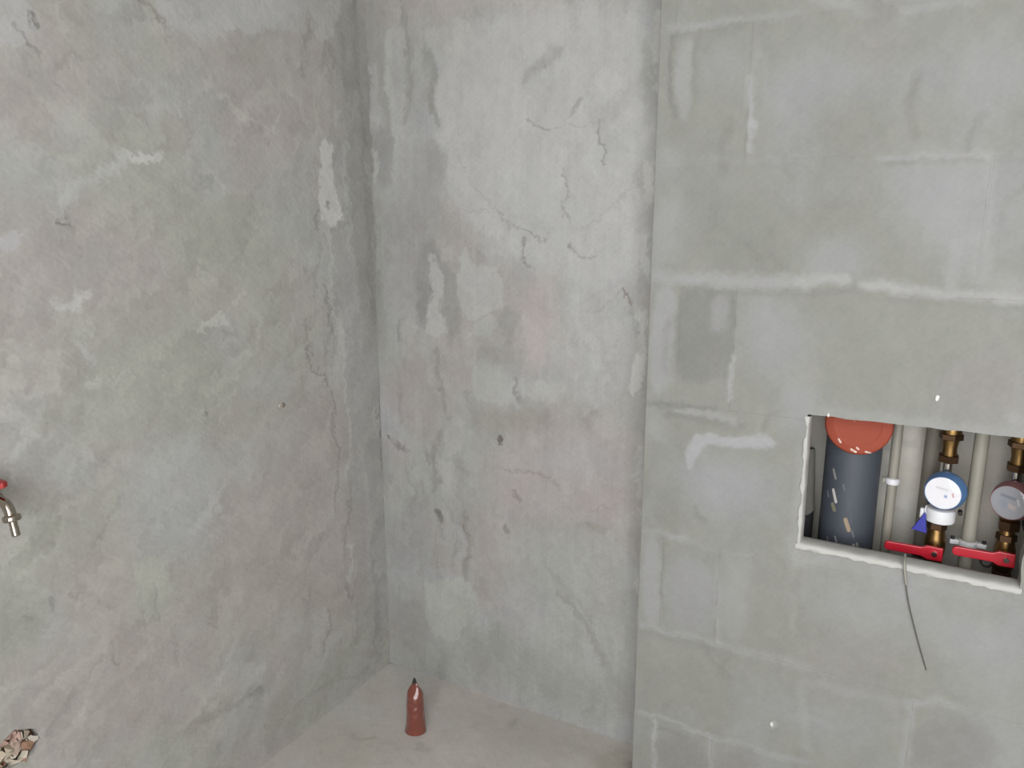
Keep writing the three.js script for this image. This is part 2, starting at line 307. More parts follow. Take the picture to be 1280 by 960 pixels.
function paintBack(patch, stroke) {
  patch('rgb(179,179,178)', 0.95, 0.01875, [0.221,1.739],[0.339,1.797],[0.506,1.795],[0.758,1.789],[0.774,1.55],[0.776,1.226],[0.678,1.168],[0.534,1.19],[0.38,1.253],[0.23,1.346],[0.191,1.507]);
  patch('rgb(177,177,172)', 0.7, 0.01667, [0.144,1.796],[0.295,1.79],[0.316,1.721],[0.213,1.712]);
  patch('rgb(175,168,165)', 0.6, 0.01042, [0.17,1.854],[0.585,1.804],[0.546,1.786],[0.339,1.803],[0.204,1.818]);
  patch('rgb(146,146,142)', 0.6, 0.01667, [-0.009,1.883],[0.049,1.876],[0.048,1.572],[0.045,1.204],[0.015,0.961],[-0.013,0.959],[-0.009,1.371]);  // back-wall side of the corner: shading and rough cement painted darker
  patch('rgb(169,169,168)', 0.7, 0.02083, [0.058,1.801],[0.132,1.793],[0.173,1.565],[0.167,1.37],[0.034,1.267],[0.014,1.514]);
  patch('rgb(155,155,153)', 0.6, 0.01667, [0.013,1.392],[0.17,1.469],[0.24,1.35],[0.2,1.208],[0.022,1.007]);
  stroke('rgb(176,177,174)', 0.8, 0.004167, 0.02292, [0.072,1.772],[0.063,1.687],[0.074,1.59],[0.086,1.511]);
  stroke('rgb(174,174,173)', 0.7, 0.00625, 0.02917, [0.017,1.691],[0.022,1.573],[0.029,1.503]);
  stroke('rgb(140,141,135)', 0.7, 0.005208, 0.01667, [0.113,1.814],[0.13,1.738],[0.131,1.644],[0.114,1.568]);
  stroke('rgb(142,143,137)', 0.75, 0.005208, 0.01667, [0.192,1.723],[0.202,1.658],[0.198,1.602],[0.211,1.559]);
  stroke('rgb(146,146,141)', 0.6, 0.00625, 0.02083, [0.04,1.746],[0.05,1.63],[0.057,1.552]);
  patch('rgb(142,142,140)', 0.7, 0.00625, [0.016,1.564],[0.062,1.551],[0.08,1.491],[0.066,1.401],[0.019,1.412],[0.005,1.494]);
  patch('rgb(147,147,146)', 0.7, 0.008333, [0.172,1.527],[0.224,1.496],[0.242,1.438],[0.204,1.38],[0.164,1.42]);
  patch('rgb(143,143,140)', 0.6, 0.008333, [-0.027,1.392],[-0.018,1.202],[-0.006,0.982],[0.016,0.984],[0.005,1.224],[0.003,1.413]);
  stroke('rgb(126,126,120)', 0.7, 0.005208, 0.01667, [-0.006,1.751],[-0.005,1.555],[-0.004,1.371],[-0.002,1.181]);  // painted dark line of the corner shading
  stroke('rgb(181,182,178)', 0.8, 0.003125, 0.01042, [0.018,1.494],[0.02,1.422]);
  patch('rgb(143,143,141)', 0.75, 0.00625, [0.149,1.269],[0.219,1.26],[0.241,1.169],[0.198,1.115],[0.183,1.051],[0.131,1.032],[0.129,1.122]);
  patch('rgb(143,143,141)', 0.7, 0.00625, [0.226,1.24],[0.266,1.18],[0.271,1.067],[0.248,1.002],[0.215,1.106]);
  patch('rgb(148,147,145)', 0.7, 0.00625, [0.383,1.099],[0.452,1.119],[0.459,1.044],[0.378,1.034]);
  patch('rgb(163,163,161)', 0.75, 0.004167, [0.026,1.203],[0.132,1.217],[0.137,1.058],[0.024,1.04]);
  patch('rgb(176,176,174)', 0.9, 0.003125, [0.181,1.245],[0.212,1.205],[0.226,1.152],[0.197,1.109],[0.224,1.068],[0.243,1.028],[0.151,1.021],[0.164,1.081],[0.185,1.125],[0.177,1.177]);
  patch('rgb(176,176,174)', 0.9, 0.003125, [0.282,1.271],[0.295,1.221],[0.345,1.207],[0.384,1.214],[0.4,1.132],[0.393,1.091],[0.332,1.088],[0.303,1.061],[0.269,1.092],[0.266,1.17]);
  patch('rgb(170,171,168)', 0.8, 0.003125, [0.312,1.074],[0.374,1.086],[0.378,1.034],[0.307,1.028]);
  patch('rgb(177,170,168)', 0.8, 0.01458, [0.451,1.178],[0.55,1.216],[0.544,1.085],[0.519,0.96],[0.459,0.942],[0.443,1.059]);
  patch('rgb(179,179,178)', 0.6, 0.01667, [0.555,1.182],[0.753,1.226],[0.754,0.949],[0.645,0.858],[0.559,0.948]);
  patch('rgb(172,173,170)', 0.9, 0.00375, [0.306,0.94],[0.33,0.972],[0.383,0.96],[0.429,0.927],[0.443,0.87],[0.329,0.848],[0.3,0.879]);
  stroke('rgb(132,132,126)', 0.8, 0.003125, 0.008333, [0.432,0.927],[0.445,0.895],[0.452,0.867]);
  patch('rgb(176,176,174)', 0.8, 0.00625, [0.448,0.937],[0.585,0.927],[0.56,0.872],[0.452,0.88]);
  patch('rgb(150,149,142)', 0.75, 0.0125, [0.295,1.006],[0.425,1.017],[0.459,0.948],[0.33,0.972]);
  patch('rgb(150,147,139)', 0.75, 0.0125, [0.292,0.839],[0.425,0.847],[0.538,0.855],[0.56,0.817],[0.425,0.777],[0.304,0.771]);
  patch('rgb(162,154,152)', 0.5, 0.01667, [0.018,0.916],[0.181,0.975],[0.19,0.8],[0.039,0.734]);
  patch('rgb(169,169,164)', 0.85, 0.003125, [0.228,0.783],[0.279,0.801],[0.273,0.711],[0.231,0.689],[0.217,0.732]);
  patch('rgb(169,169,164)', 0.85, 0.003125, [0.181,0.685],[0.241,0.681],[0.271,0.631],[0.25,0.577],[0.184,0.588]);
  patch('rgb(172,170,164)', 0.75, 0.003125, [0.193,0.933],[0.221,0.927],[0.23,0.871],[0.199,0.879]);
  stroke('rgb(137,135,129)', 0.65, 0.004167, 0.0125, [0.189,0.976],[0.2,0.912],[0.219,0.848],[0.234,0.806]);
  stroke('rgb(137,135,129)', 0.65, 0.004167, 0.01458, [0.188,0.617],[0.173,0.684],[0.207,0.757]);
  stroke('rgb(135,133,127)', 0.6, 0.005208, 0.01875, [0.275,0.54],[0.286,0.425],[0.271,0.301]);
  stroke('rgb(169,168,162)', 0.7, 0.004167, 0.0125, [0.21,0.551],[0.227,0.483],[0.236,0.414]);
  stroke('rgb(173,172,167)', 0.6, 0.004167, 0.0125, [0.233,0.625],[0.244,0.534]);
  patch('rgb(167,161,159)', 0.7, 0.0375, [0.303,0.727],[0.56,0.827],[0.767,0.854],[0.766,0.614],[0.565,0.509],[0.376,0.514]);
  patch('rgb(168,169,168)', 0.6, 0.02083, [0.425,0.745],[0.688,0.804],[0.712,0.707],[0.54,0.677]);
  stroke('rgb(104,97,90)', 0.9, 0.002083, 0.009375, [0.377,0.764],[0.382,0.745]);
  stroke('rgb(108,103,97)', 0.8, 0.003125, 0.0125, [0.191,0.524],[0.193,0.505]);
  stroke('rgb(134,112,98)', 0.7, 0.003125, 0.00625, [0.269,0.504],[0.272,0.483]);
  stroke('rgb(118,116,110)', 0.7, 0.002708, 0.008333, [0.403,0.524],[0.408,0.507]);
  stroke('rgb(101,98,92)', 0.9, 0.002083, 0.00625, [0.033,0.731],[0.035,0.713]);
  stroke('rgb(120,118,122)', 0.6, 0.003125, 0.01667, [0.051,0.705],[0.079,0.698]);
  stroke('rgb(118,117,112)', 0.6, 0.003125, 0.01042, [0.425,0.624],[0.444,0.612]);
  stroke('rgb(140,135,131)', 0.7, 0.0025, 0.005208, [0.401,0.68],[0.471,0.692],[0.536,0.687],[0.556,0.654]);
  stroke('rgb(138,135,130)', 0.5, 0.0025, 0.004167, [0.63,0.608],[0.693,0.637],[0.725,0.627]);
  patch('rgb(145,142,134)', 0.8, 0.005208, [0.6,0.568],[0.662,0.594],[0.699,0.588],[0.695,0.562],[0.642,0.56]);
  patch('rgb(153,150,143)', 0.6, 0.00625, [0.565,0.535],[0.631,0.557],[0.621,0.516],[0.576,0.502]);
  patch('rgb(172,175,168)', 0.9, 0.003125, [0.138,0.298],[0.218,0.33],[0.293,0.35],[0.303,0.285],[0.296,0.214],[0.264,0.188],[0.253,0.142],[0.181,0.132],[0.142,0.154],[0.133,0.241]);
  patch('rgb(150,148,143)', 0.6, 0.01667, [0.017,0.211],[0.134,0.267],[0.157,0.094],[0.038,0.006]);
  patch('rgb(152,153,146)', 0.6, 0.01667, [0.296,0.209],[0.474,0.21],[0.773,0.116],[0.754,0.051],[0.425,0.024],[0.268,0.075]);  // olive shadow along the wall base, painted into the colour
  patch('rgb(165,167,162)', 0.6, 0.025, [0.425,0.569],[0.777,0.596],[0.783,0.142],[0.57,0.144],[0.374,0.279]);
  patch('rgb(166,167,168)', 0.6, 0.01667, [0.349,0.321],[0.52,0.42],[0.568,0.284],[0.425,0.196]);
  patch('rgb(175,176,169)', 0.6, 0.0125, [0.702,0.31],[0.778,0.341],[0.784,0.176],[0.717,0.167]);
  stroke('rgb(135,134,128)', 0.6, 0.005208, 0.0125, [0.567,0.375],[0.659,0.286],[0.694,0.205]);
  stroke('rgb(138,138,133)', 0.5, 0.004167, 0.008333, [0.52,0.454],[0.59,0.381],[0.658,0.32]);
  stroke('rgb(133,132,126)', 0.6, 0.004167, 0.01042, [0.256,0.161],[0.269,0.177]);
  patch('rgb(150,151,153)', 0.4, 0.01667, [0.028,0.492],[0.143,0.562],[0.151,0.37],[0.035,0.293]);
  stroke('rgb(187,187,182)', 0.9, 0.0025, 0.01667, [0.774,1.749],[0.771,1.702],[0.778,1.654]);
  stroke('rgb(192,192,187)', 0.9, 0.0025, 0.0125, [0.771,1.623],[0.777,1.59]);
  patch('rgb(153,154,146)', 0.5, 0.004167, [0.739,1.697],[0.757,1.699],[0.769,1.663],[0.768,1.596],[0.739,1.604],[0.748,1.649]);
  patch('rgb(157,157,154)', 0.4, 0.008333, [0.739,1.593],[0.772,1.599],[0.772,1.533],[0.747,1.543]);
  patch('rgb(154,154,152)', 0.5, 0.00625, [0.73,1.438],[0.759,1.451],[0.772,1.413],[0.755,1.387],[0.732,1.397]);
  stroke('rgb(189,189,186)', 0.9, 0.002708, 0.01875, [0.771,1.442],[0.768,1.383],[0.763,1.366]);
  stroke('rgb(189,189,186)', 0.8, 0.002708, 0.01458, [0.766,1.279],[0.766,1.199]);
  stroke('rgb(187,187,184)', 0.8, 0.003125, 0.01667, [0.763,1.109],[0.765,1.026]);
  patch('rgb(187,187,185)', 0.9, 0.002708, [0.742,1.014],[0.765,1.026],[0.774,0.97],[0.765,0.912],[0.741,0.917],[0.734,0.966]);
  stroke('rgb(183,183,180)', 0.7, 0.004167, 0.01667, [0.769,0.796],[0.77,0.676]);
  patch('rgb(156,156,151)', 0.4, 0.008333, [0.74,0.792],[0.769,0.806],[0.767,0.635],[0.735,0.629]);
  stroke('rgb(185,185,181)', 0.8, 0.0025, 0.008333, [0.777,0.637],[0.784,0.343]);
  stroke('rgb(139,139,136)', 0.6, 0.004167, 0.008333, [0.742,1.126],[0.748,1.062]);
  stroke('rgb(185,185,182)', 0.8, 0.003125, 0.01667, [0.751,1.485],[0.769,1.517]);
  stroke('rgb(133,132,128)', 0.75, 0.001458, 0.003333, [0.459,1.554],[0.476,1.535],[0.501,1.527],[0.53,1.525]);
  stroke('rgb(133,132,128)', 0.4, 0.001458, 0.002708, [0.53,1.525],[0.574,1.534],[0.644,1.533]);
  stroke('rgb(133,132,128)', 0.8, 0.00125, 0.003333, [0.646,1.54],[0.645,1.503],[0.657,1.478],[0.664,1.45]);
  stroke('rgb(133,132,128)', 0.7, 0.00125, 0.003125, [0.559,1.436],[0.572,1.403],[0.577,1.382]);
  stroke('rgb(133,132,128)', 0.65, 0.00125, 0.003125, [0.557,1.344],[0.578,1.316]);
  stroke('rgb(133,132,128)', 0.4, 0.00125, 0.002708, [0.577,1.382],[0.561,1.345]);
  stroke('rgb(133,132,128)', 0.75, 0.00125, 0.003333, [0.447,1.297],[0.477,1.282],[0.507,1.269]);
  stroke('rgb(133,132,128)', 0.85, 0.00125, 0.004167, [0.453,1.281],[0.458,1.232],[0.473,1.213]);
  stroke('rgb(133,132,128)', 0.7, 0.00125, 0.003125, [0.583,1.261],[0.604,1.236],[0.632,1.227],[0.652,1.235]);
  stroke('rgb(133,132,128)', 0.4, 0.00125, 0.002708, [0.288,1.346],[0.38,1.334],[0.447,1.297]);
  stroke('rgb(133,132,128)', 0.35, 0.00125, 0.002708, [0.243,1.505],[0.312,1.407],[0.425,1.293]);
  stroke('rgb(114,101,97)', 0.75, 0.001458, 0.00375, [0.723,1.169],[0.735,1.149],[0.743,1.133]);
  stroke('rgb(133,132,128)', 0.4, 0.001458, 0.002708, [0.723,1.169],[0.698,1.147],[0.649,1.111]);
  stroke('rgb(133,132,128)', 0.35, 0.001458, 0.0025, [0.615,1.295],[0.673,1.349],[0.746,1.409]);
  patch('rgb(135,134,131)', 0.8, 0.0025, [0.504,1.664],[0.51,1.679],[0.514,1.668],[0.51,1.658]);
  stroke('rgb(151,150,148)', 0.8, 0.003125, 0.01458, [0.583,1.568],[0.595,1.581]);
  stroke('rgb(126,125,121)', 0.7, 0.003125, 0.01042, [0.577,1.27],[0.583,1.263]);
  stroke('rgb(143,142,139)', 0.5, 0.00625, 0.01875, [0.456,1.647],[0.528,1.684],[0.547,1.699]);
  stroke('rgb(162,162,160)', 0.5, 0.008333, 0.0375, [0.638,1.541],[0.721,1.602],[0.757,1.616]);
}
function paintBlocks(patch, stroke) {
  patch('rgb(174,175,177)', 0.7, 0.02857, [1.005,1.592],[1.14,1.621],[1.211,1.55],[1.109,1.516],[1.041,1.478]);
  patch('rgb(174,175,177)', 0.75, 0.02222, [1.222,1.436],[1.412,1.449],[1.44,1.308],[1.378,1.233],[1.255,1.347]);
  patch('rgb(174,175,177)', 0.7, 0.0254, [1.315,1.605],[1.433,1.641],[1.452,1.484],[1.324,1.516]);
  patch('rgb(164,158,155)', 0.5, 0.02222, [1.177,1.643],[1.24,1.643],[1.234,1.574],[1.183,1.578]);
  patch('rgb(164,159,155)', 0.45, 0.02222, [1.135,1.528],[1.194,1.531],[1.209,1.437],[1.155,1.445]);
  patch('rgb(164,159,156)', 0.5, 0.03175, [1.368,1.099],[1.496,1.124],[1.514,0.973],[1.368,0.982]);
  patch('rgb(162,156,152)', 0.5, 0.03492, [1.144,0.455],[1.359,0.552],[1.395,0.461],[1.198,0.379]);
  patch('rgb(150,151,144)', 0.7, 0.02222, [1.088,1.333],[1.227,1.381],[1.23,1.344],[1.111,1.304]);
  patch('rgb(152,153,146)', 0.6, 0.02857, [0.895,1.378],[1.047,1.391],[1.072,1.243],[0.935,1.239]);
  patch('rgb(152,153,146)', 0.6, 0.03175, [0.893,1.728],[1.079,1.719],[1.068,1.688],[0.911,1.684]);
  patch('rgb(152,153,146)', 0.6, 0.03175, [1.147,1.541],[1.239,1.522],[1.213,1.389],[1.106,1.376]);
  patch('rgb(174,175,177)', 0.6, 0.02222, [0.829,1.395],[0.879,1.379],[0.902,1.254],[0.854,1.22]);
  patch('rgb(174,175,177)', 0.7, 0.0127, [1.113,1.274],[1.22,1.305],[1.241,1.22],[1.132,1.216]);
  patch('rgb(174,175,177)', 0.6, 0.01905, [0.882,1.645],[1.001,1.648],[0.999,1.565],[0.901,1.572]);
  patch('rgb(174,175,177)', 0.7, 0.01905, [1.016,1.195],[1.12,1.185],[1.132,1.032],[1.042,1.023],[1.014,1.101]);
  patch('rgb(174,175,177)', 0.8, 0.01587, [1.103,1.029],[1.176,1.021],[1.156,0.907],[1.103,0.916]);
  patch('rgb(174,175,177)', 0.7, 0.02222, [0.905,0.836],[1.085,0.855],[1.092,0.746],[0.947,0.7]);
  patch('rgb(174,175,177)', 0.6, 0.02857, [1.163,0.631],[1.531,0.632],[1.542,0.54],[1.4,0.547],[1.17,0.535]);
  patch('rgb(174,175,177)', 0.6, 0.02857, [1.448,0.594],[1.558,0.608],[1.579,0.437],[1.478,0.436]);
  patch('rgb(174,175,177)', 0.7, 0.0254, [1.44,0.423],[1.579,0.437],[1.593,0.325],[1.469,0.276]);
  patch('rgb(176,176,175)', 0.85, 0.003968, [0.86,1.661],[0.893,1.665],[0.894,1.543],[0.877,1.492],[0.864,1.56]);
  stroke('rgb(141,141,136)', 0.7, 0.003175, 0.007937, [0.847,1.67],[0.852,1.561],[0.86,1.516]);
  stroke('rgb(149,149,145)', 0.6, 0.003175, 0.007937, [0.9,1.665],[0.898,1.572]);
  patch('rgb(176,176,176)', 0.8, 0.0127, [0.828,1.356],[0.873,1.379],[0.884,1.285],[0.854,1.22],[0.827,1.236]);
  patch('rgb(180,180,181)', 0.6, 0.007937, [0.829,1.479],[0.868,1.455],[0.892,1.439],[0.837,1.402]);
  stroke('rgb(185,185,187)', 0.8, 0.003175, 0.01111, [1.002,1.585],[1.01,1.508],[1.008,1.458]);
  stroke('rgb(194,194,196)', 0.7, 0.003175, 0.009524, [1.008,1.508],[1.011,1.499]);
  stroke('rgb(174,174,176)', 0.6, 0.003968, 0.006349, [1.025,1.618],[1.034,1.548]);
  stroke('rgb(180,180,181)', 0.75, 0.003968, 0.01429, [0.843,1.683],[0.911,1.683],[0.973,1.681]);
  stroke('rgb(180,180,181)', 0.6, 0.004762, 0.01111, [0.973,1.681],[1.027,1.683],[1.082,1.682]);
  stroke('rgb(180,180,181)', 0.6, 0.006349, 0.01905, [1.107,1.705],[1.16,1.691],[1.2,1.674]);
  stroke('rgb(180,180,181)', 0.6, 0.004762, 0.01111, [1.2,1.672],[1.285,1.672],[1.353,1.676]);
  stroke('rgb(138,138,133)', 0.5, 0.003968, 0.006349, [0.843,1.672],[0.941,1.673],[1.028,1.672]);
  patch('rgb(148,146,140)', 0.6, 0.007937, [1.179,1.694],[1.241,1.687],[1.233,1.65],[1.207,1.659]);
  stroke('rgb(180,180,181)', 0.85, 0.006349, 0.0254, [0.84,1.213],[0.92,1.207],[1.015,1.208],[1.118,1.209]);
  stroke('rgb(189,189,188)', 0.8, 0.004762, 0.01905, [1.125,1.212],[1.16,1.223],[1.195,1.218]);
  stroke('rgb(187,187,187)', 0.9, 0.004762, 0.01746, [1.229,1.212],[1.307,1.207],[1.382,1.2],[1.453,1.198],[1.487,1.198]);
  stroke('rgb(180,180,181)', 0.5, 0.007937, 0.02857, [1.426,1.228],[1.485,1.21]);
  stroke('rgb(143,143,139)', 0.5, 0.003968, 0.006349, [0.889,1.186],[1.061,1.188],[1.203,1.198]);
  stroke('rgb(146,146,141)', 0.5, 0.004762, 0.006349, [1.244,1.194],[1.383,1.187],[1.477,1.184]);
  stroke('rgb(180,180,181)', 0.75, 0.003175, 0.009524, [1.235,1.432],[1.321,1.433],[1.405,1.431]);
  stroke('rgb(178,178,178)', 0.7, 0.003968, 0.0127, [1.405,1.429],[1.41,1.347],[1.417,1.227]);
  stroke('rgb(180,180,181)', 0.5, 0.006349, 0.01587, [1.394,1.307],[1.405,1.227]);
  stroke('rgb(180,180,181)', 0.6, 0.006349, 0.01905, [1.369,1.212],[1.372,1.293]);
  stroke('rgb(146,146,141)', 0.5, 0.003175, 0.006349, [1.248,1.423],[1.334,1.425],[1.392,1.424]);
  stroke('rgb(174,175,177)', 0.5, 0.004762, 0.007937, [0.852,1.437],[0.955,1.437],[1.101,1.437]);
  patch('rgb(147,147,144)', 0.8, 0.004762, [0.882,1.192],[1.003,1.195],[0.995,1.131],[0.987,1.017],[0.948,0.993],[0.88,0.999],[0.885,1.091]);
  patch('rgb(169,169,170)', 0.7, 0.004762, [0.954,1.177],[0.993,1.186],[0.985,1.131],[0.967,1.089],[0.949,1.128]);
  patch('rgb(176,176,177)', 0.85, 0.003968, [0.831,1.2],[0.881,1.199],[0.881,1.091],[0.875,0.971],[0.83,0.963]);
  stroke('rgb(140,140,138)', 0.7, 0.003175, 0.006349, [0.998,1.187],[0.994,1.099],[0.989,1.017]);
  stroke('rgb(188,188,189)', 0.9, 0.002381, 0.007937, [1.002,1.058],[1.003,1.002],[1.002,0.966]);
  stroke('rgb(143,143,142)', 0.5, 0.004762, 0.009524, [0.868,1.123],[0.866,1.005]);
  stroke('rgb(143,143,140)', 0.75, 0.003968, 0.0127, [0.83,0.944],[0.9,0.945],[0.967,0.941]);
  stroke('rgb(141,141,137)', 0.6, 0.004762, 0.0127, [0.877,0.92],[0.952,0.919],[1.033,0.923]);
  stroke('rgb(181,181,182)', 0.7, 0.003968, 0.01111, [0.897,0.934],[0.951,0.933],[1.017,0.927]);
  patch('rgb(176,176,176)', 0.6, 0.007937, [0.832,0.914],[0.876,0.911],[0.87,0.848],[0.83,0.86]);
  patch('rgb(185,185,189)', 0.95, 0.002857, [0.94,0.892],[1.019,0.897],[1.093,0.905],[1.097,0.88],[1.02,0.871],[0.961,0.869],[0.943,0.842],[0.931,0.797],[0.913,0.828],[0.924,0.874]);
  patch('rgb(151,152,145)', 0.6, 0.01587, [0.855,0.774],[0.925,0.786],[0.93,0.678],[0.851,0.662]);
  patch('rgb(175,175,176)', 0.85, 0.004762, [0.829,0.642],[0.872,0.644],[0.879,0.434],[0.836,0.422]);
  stroke('rgb(180,180,181)', 0.6, 0.004762, 0.0127, [0.835,0.651],[0.878,0.653],[0.928,0.648]);
  stroke('rgb(146,146,143)', 0.6, 0.002381, 0.004762, [0.878,0.626],[0.882,0.446]);
  stroke('rgb(180,180,181)', 0.6, 0.003968, 0.009524, [0.888,0.643],[0.932,0.653],[0.967,0.642],[1.067,0.642]);
  patch('rgb(168,168,170)', 0.8, 0.0127, [0.884,0.612],[0.995,0.63],[1.006,0.434],[0.892,0.429]);
  stroke('rgb(180,180,182)', 0.7, 0.003175, 0.007937, [0.997,0.619],[1.008,0.425]);
  patch('rgb(154,155,148)', 0.6, 0.0127, [0.936,0.646],[1.05,0.649],[1.044,0.615],[0.951,0.609]);
  patch('rgb(180,180,181)', 0.5, 0.009524, [1.001,0.638],[1.059,0.642],[1.063,0.451],[1.017,0.428]);
  stroke('rgb(180,180,181)', 0.75, 0.004762, 0.01111, [0.832,0.421],[0.925,0.425],[1.014,0.423]);
  stroke('rgb(180,180,181)', 0.55, 0.006349, 0.01429, [1.014,0.423],[1.114,0.424],[1.194,0.423]);
  stroke('rgb(147,148,144)', 0.5, 0.003968, 0.006349, [0.833,0.405],[0.926,0.411],[1.008,0.408]);
  stroke('rgb(180,180,181)', 0.9, 0.002857, 0.006349, [0.833,0.199],[0.926,0.202],[1.009,0.198]);
  stroke('rgb(180,180,181)', 0.6, 0.003968, 0.009524, [1.009,0.198],[1.113,0.2],[1.218,0.203]);
  stroke('rgb(189,189,188)', 0.9, 0.002857, 0.007937, [0.88,0.187],[0.878,0.13],[0.88,0.049]);
  stroke('rgb(180,180,181)', 0.7, 0.003175, 0.007937, [1.007,0.198],[1.011,0.1]);
  stroke('rgb(137,137,132)', 0.6, 0.003175, 0.006349, [0.888,0.171],[0.956,0.175]);
  patch('rgb(150,147,143)', 0.6, 0.009524, [0.888,0.165],[0.999,0.178],[1.004,0.093],[0.889,0.048]);
  patch('rgb(152,147,143)', 0.5, 0.0127, [1.019,0.172],[1.131,0.183],[1.101,0.131],[1.023,0.101]);
  stroke('rgb(180,180,181)', 0.75, 0.004762, 0.0127, [1.387,0.409],[1.386,0.334],[1.386,0.247]);
  stroke('rgb(180,180,181)', 0.7, 0.004762, 0.01429, [1.389,0.413],[1.433,0.425],[1.474,0.418]);
  patch('rgb(149,146,143)', 0.6, 0.01587, [1.403,0.385],[1.531,0.421],[1.532,0.301],[1.403,0.25]);
  stroke('rgb(180,180,181)', 0.5, 0.004762, 0.0127, [1.182,0.384],[1.194,0.303],[1.212,0.233]);
  stroke('rgb(180,180,181)', 0.5, 0.004762, 0.0127, [1.164,0.304],[1.25,0.311]);
  stroke('rgb(180,180,181)', 0.45, 0.006349, 0.0127, [1.187,0.395],[1.302,0.395],[1.387,0.406]);
  patch('rgb(181,181,180)', 0.85, 0.007937, [1.134,0.706],[1.163,0.726],[1.161,0.656],[1.14,0.625]);
  patch('rgb(179,179,179)', 0.8, 0.007937, [1.144,0.67],[1.233,0.681],[1.25,0.663],[1.162,0.636]);
  patch('rgb(174,174,174)', 0.7, 0.01111, [1.233,0.681],[1.346,0.685],[1.439,0.672],[1.527,0.67],[1.524,0.646],[1.377,0.64],[1.236,0.648]);
  patch('rgb(180,180,181)', 0.6, 0.006349, [1.139,0.937],[1.16,0.826],[1.157,0.707],[1.14,0.721],[1.139,0.839]);
  patch('rgb(174,175,177)', 0.6, 0.009524, [1.286,0.658],[1.375,0.664],[1.395,0.596],[1.325,0.619]);
  stroke('rgb(180,180,181)', 0.5, 0.006349, 0.01905, [1.181,0.965],[1.344,0.967],[1.504,0.963]);
  stroke('rgb(180,180,181)', 0.6, 0.006349, 0.02222, [1.479,0.996],[1.514,0.973]);
  stroke('rgb(196,196,193)', 0.95, 0.001587, 0.005556, [1.133,0.274],[1.132,0.262]);
  stroke('rgb(168,168,168)', 0.6, 0.004762, 0.0127, [0.952,0.251],[0.971,0.226]);
}
function paintFloor(patch, stroke) {
  patch('rgb(188,182,177)', 0.6, 0.03333, [0.124,0.037],[0.288,-0.053],[0.425,0.001],[0.269,0.167]);
  patch('rgb(176,172,164)', 0.6, 0.03333, [-0.001,0.426],[0.057,0.244],[0.271,0.311],[0.186,0.456]);
  patch('rgb(174,169,163)', 0.6, 0.02857, [0.249,0.057],[0.558,-0.031],[0.77,0.037],[0.548,0.225]);
  patch('rgb(209,203,198)', 0.9, 0.005952, [0.133,-0.053],[0.284,-0.06],[0.451,-0.046],[0.55,-0.047],[0.561,-0.025],[0.429,0.008],[0.292,-0.002],[0.157,-0.018]);
  patch('rgb(191,183,178)', 0.7, 0.009524, [0.033,-0.027],[0.118,-0.054],[0.152,-0.025],[0.074,0.009]);
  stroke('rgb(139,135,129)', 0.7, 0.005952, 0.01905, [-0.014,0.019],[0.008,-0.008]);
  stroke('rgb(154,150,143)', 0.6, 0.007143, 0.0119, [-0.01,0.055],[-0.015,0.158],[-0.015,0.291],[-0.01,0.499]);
  stroke('rgb(154,150,144)', 0.6, 0.004762, 0.0119, [0.455,-0.015],[0.469,-0.002]);
  stroke('rgb(154,150,144)', 0.6, 0.004762, 0.0119, [0.4,0.02],[0.411,0.03]);
  stroke('rgb(154,150,144)', 0.6, 0.004762, 0.01429, [0.468,0.065],[0.476,0.076]);
  stroke('rgb(128,124,114)', 0.8, 0.007143, 0.02381, [0.792,0.075],[0.809,0.075]);
  patch('rgb(165,161,150)', 0.7, 0.0119, [0.704,0.09],[0.753,-0.006],[0.816,0.078],[0.749,0.147]);
  stroke('rgb(197,191,185)', 0.6, 0.007143, 0.01429, [0.558,-0.031],[0.693,-0.046],[0.764,-0.037]);
}

// ---------------------------------------------------------------- materials
const std = (color, roughness, o = {}) => new THREE.MeshStandardMaterial({ color, roughness, ...o });
const phy = (color, roughness, o = {}) => new THREE.MeshPhysicalMaterial({ color, roughness, ...o });
const LEFT = { x0: 0, x1: 1.5, y0: 0, y1: 2 }, BACK = { x0: 0, x1: 0.86, y0: 0, y1: 2 }, FRONT = { x0: 0.8, x1: 1.8, y0: 0, y1: 2 }, GROUND = { x0: 0, x1: 1.2, y0: 0, y1: 1.2 };
const coat = (t, bumpScale, tint = 1) => new THREE.MeshStandardMaterial({ map: t.map, bumpMap: t.bump, bumpScale, roughness: 0.92, color: new THREE.Color(tint, tint, tint) });
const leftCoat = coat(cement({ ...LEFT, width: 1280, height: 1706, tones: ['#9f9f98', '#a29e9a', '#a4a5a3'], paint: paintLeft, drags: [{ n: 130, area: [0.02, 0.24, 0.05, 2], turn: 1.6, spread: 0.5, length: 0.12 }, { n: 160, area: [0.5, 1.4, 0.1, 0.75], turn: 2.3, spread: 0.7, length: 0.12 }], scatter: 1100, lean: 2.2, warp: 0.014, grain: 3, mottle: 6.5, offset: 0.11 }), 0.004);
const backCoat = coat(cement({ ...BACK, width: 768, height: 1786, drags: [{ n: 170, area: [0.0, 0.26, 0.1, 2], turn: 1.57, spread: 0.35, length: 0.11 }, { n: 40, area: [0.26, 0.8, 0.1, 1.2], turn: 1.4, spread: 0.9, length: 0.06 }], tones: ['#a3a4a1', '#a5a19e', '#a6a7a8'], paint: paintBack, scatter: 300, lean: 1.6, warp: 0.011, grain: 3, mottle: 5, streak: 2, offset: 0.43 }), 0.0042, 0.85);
const blockCoat = coat(cement({ ...FRONT, width: 896, height: 1792, tones: ['#a0a19a', '#a2a39c', '#a4a5a4'], paint: paintBlocks, scatter: 150, lean: 1.5, warp: 0.006, grain: 2.6, mottle: 2.5, offset: 0.71 }), 0.0015, 0.67);
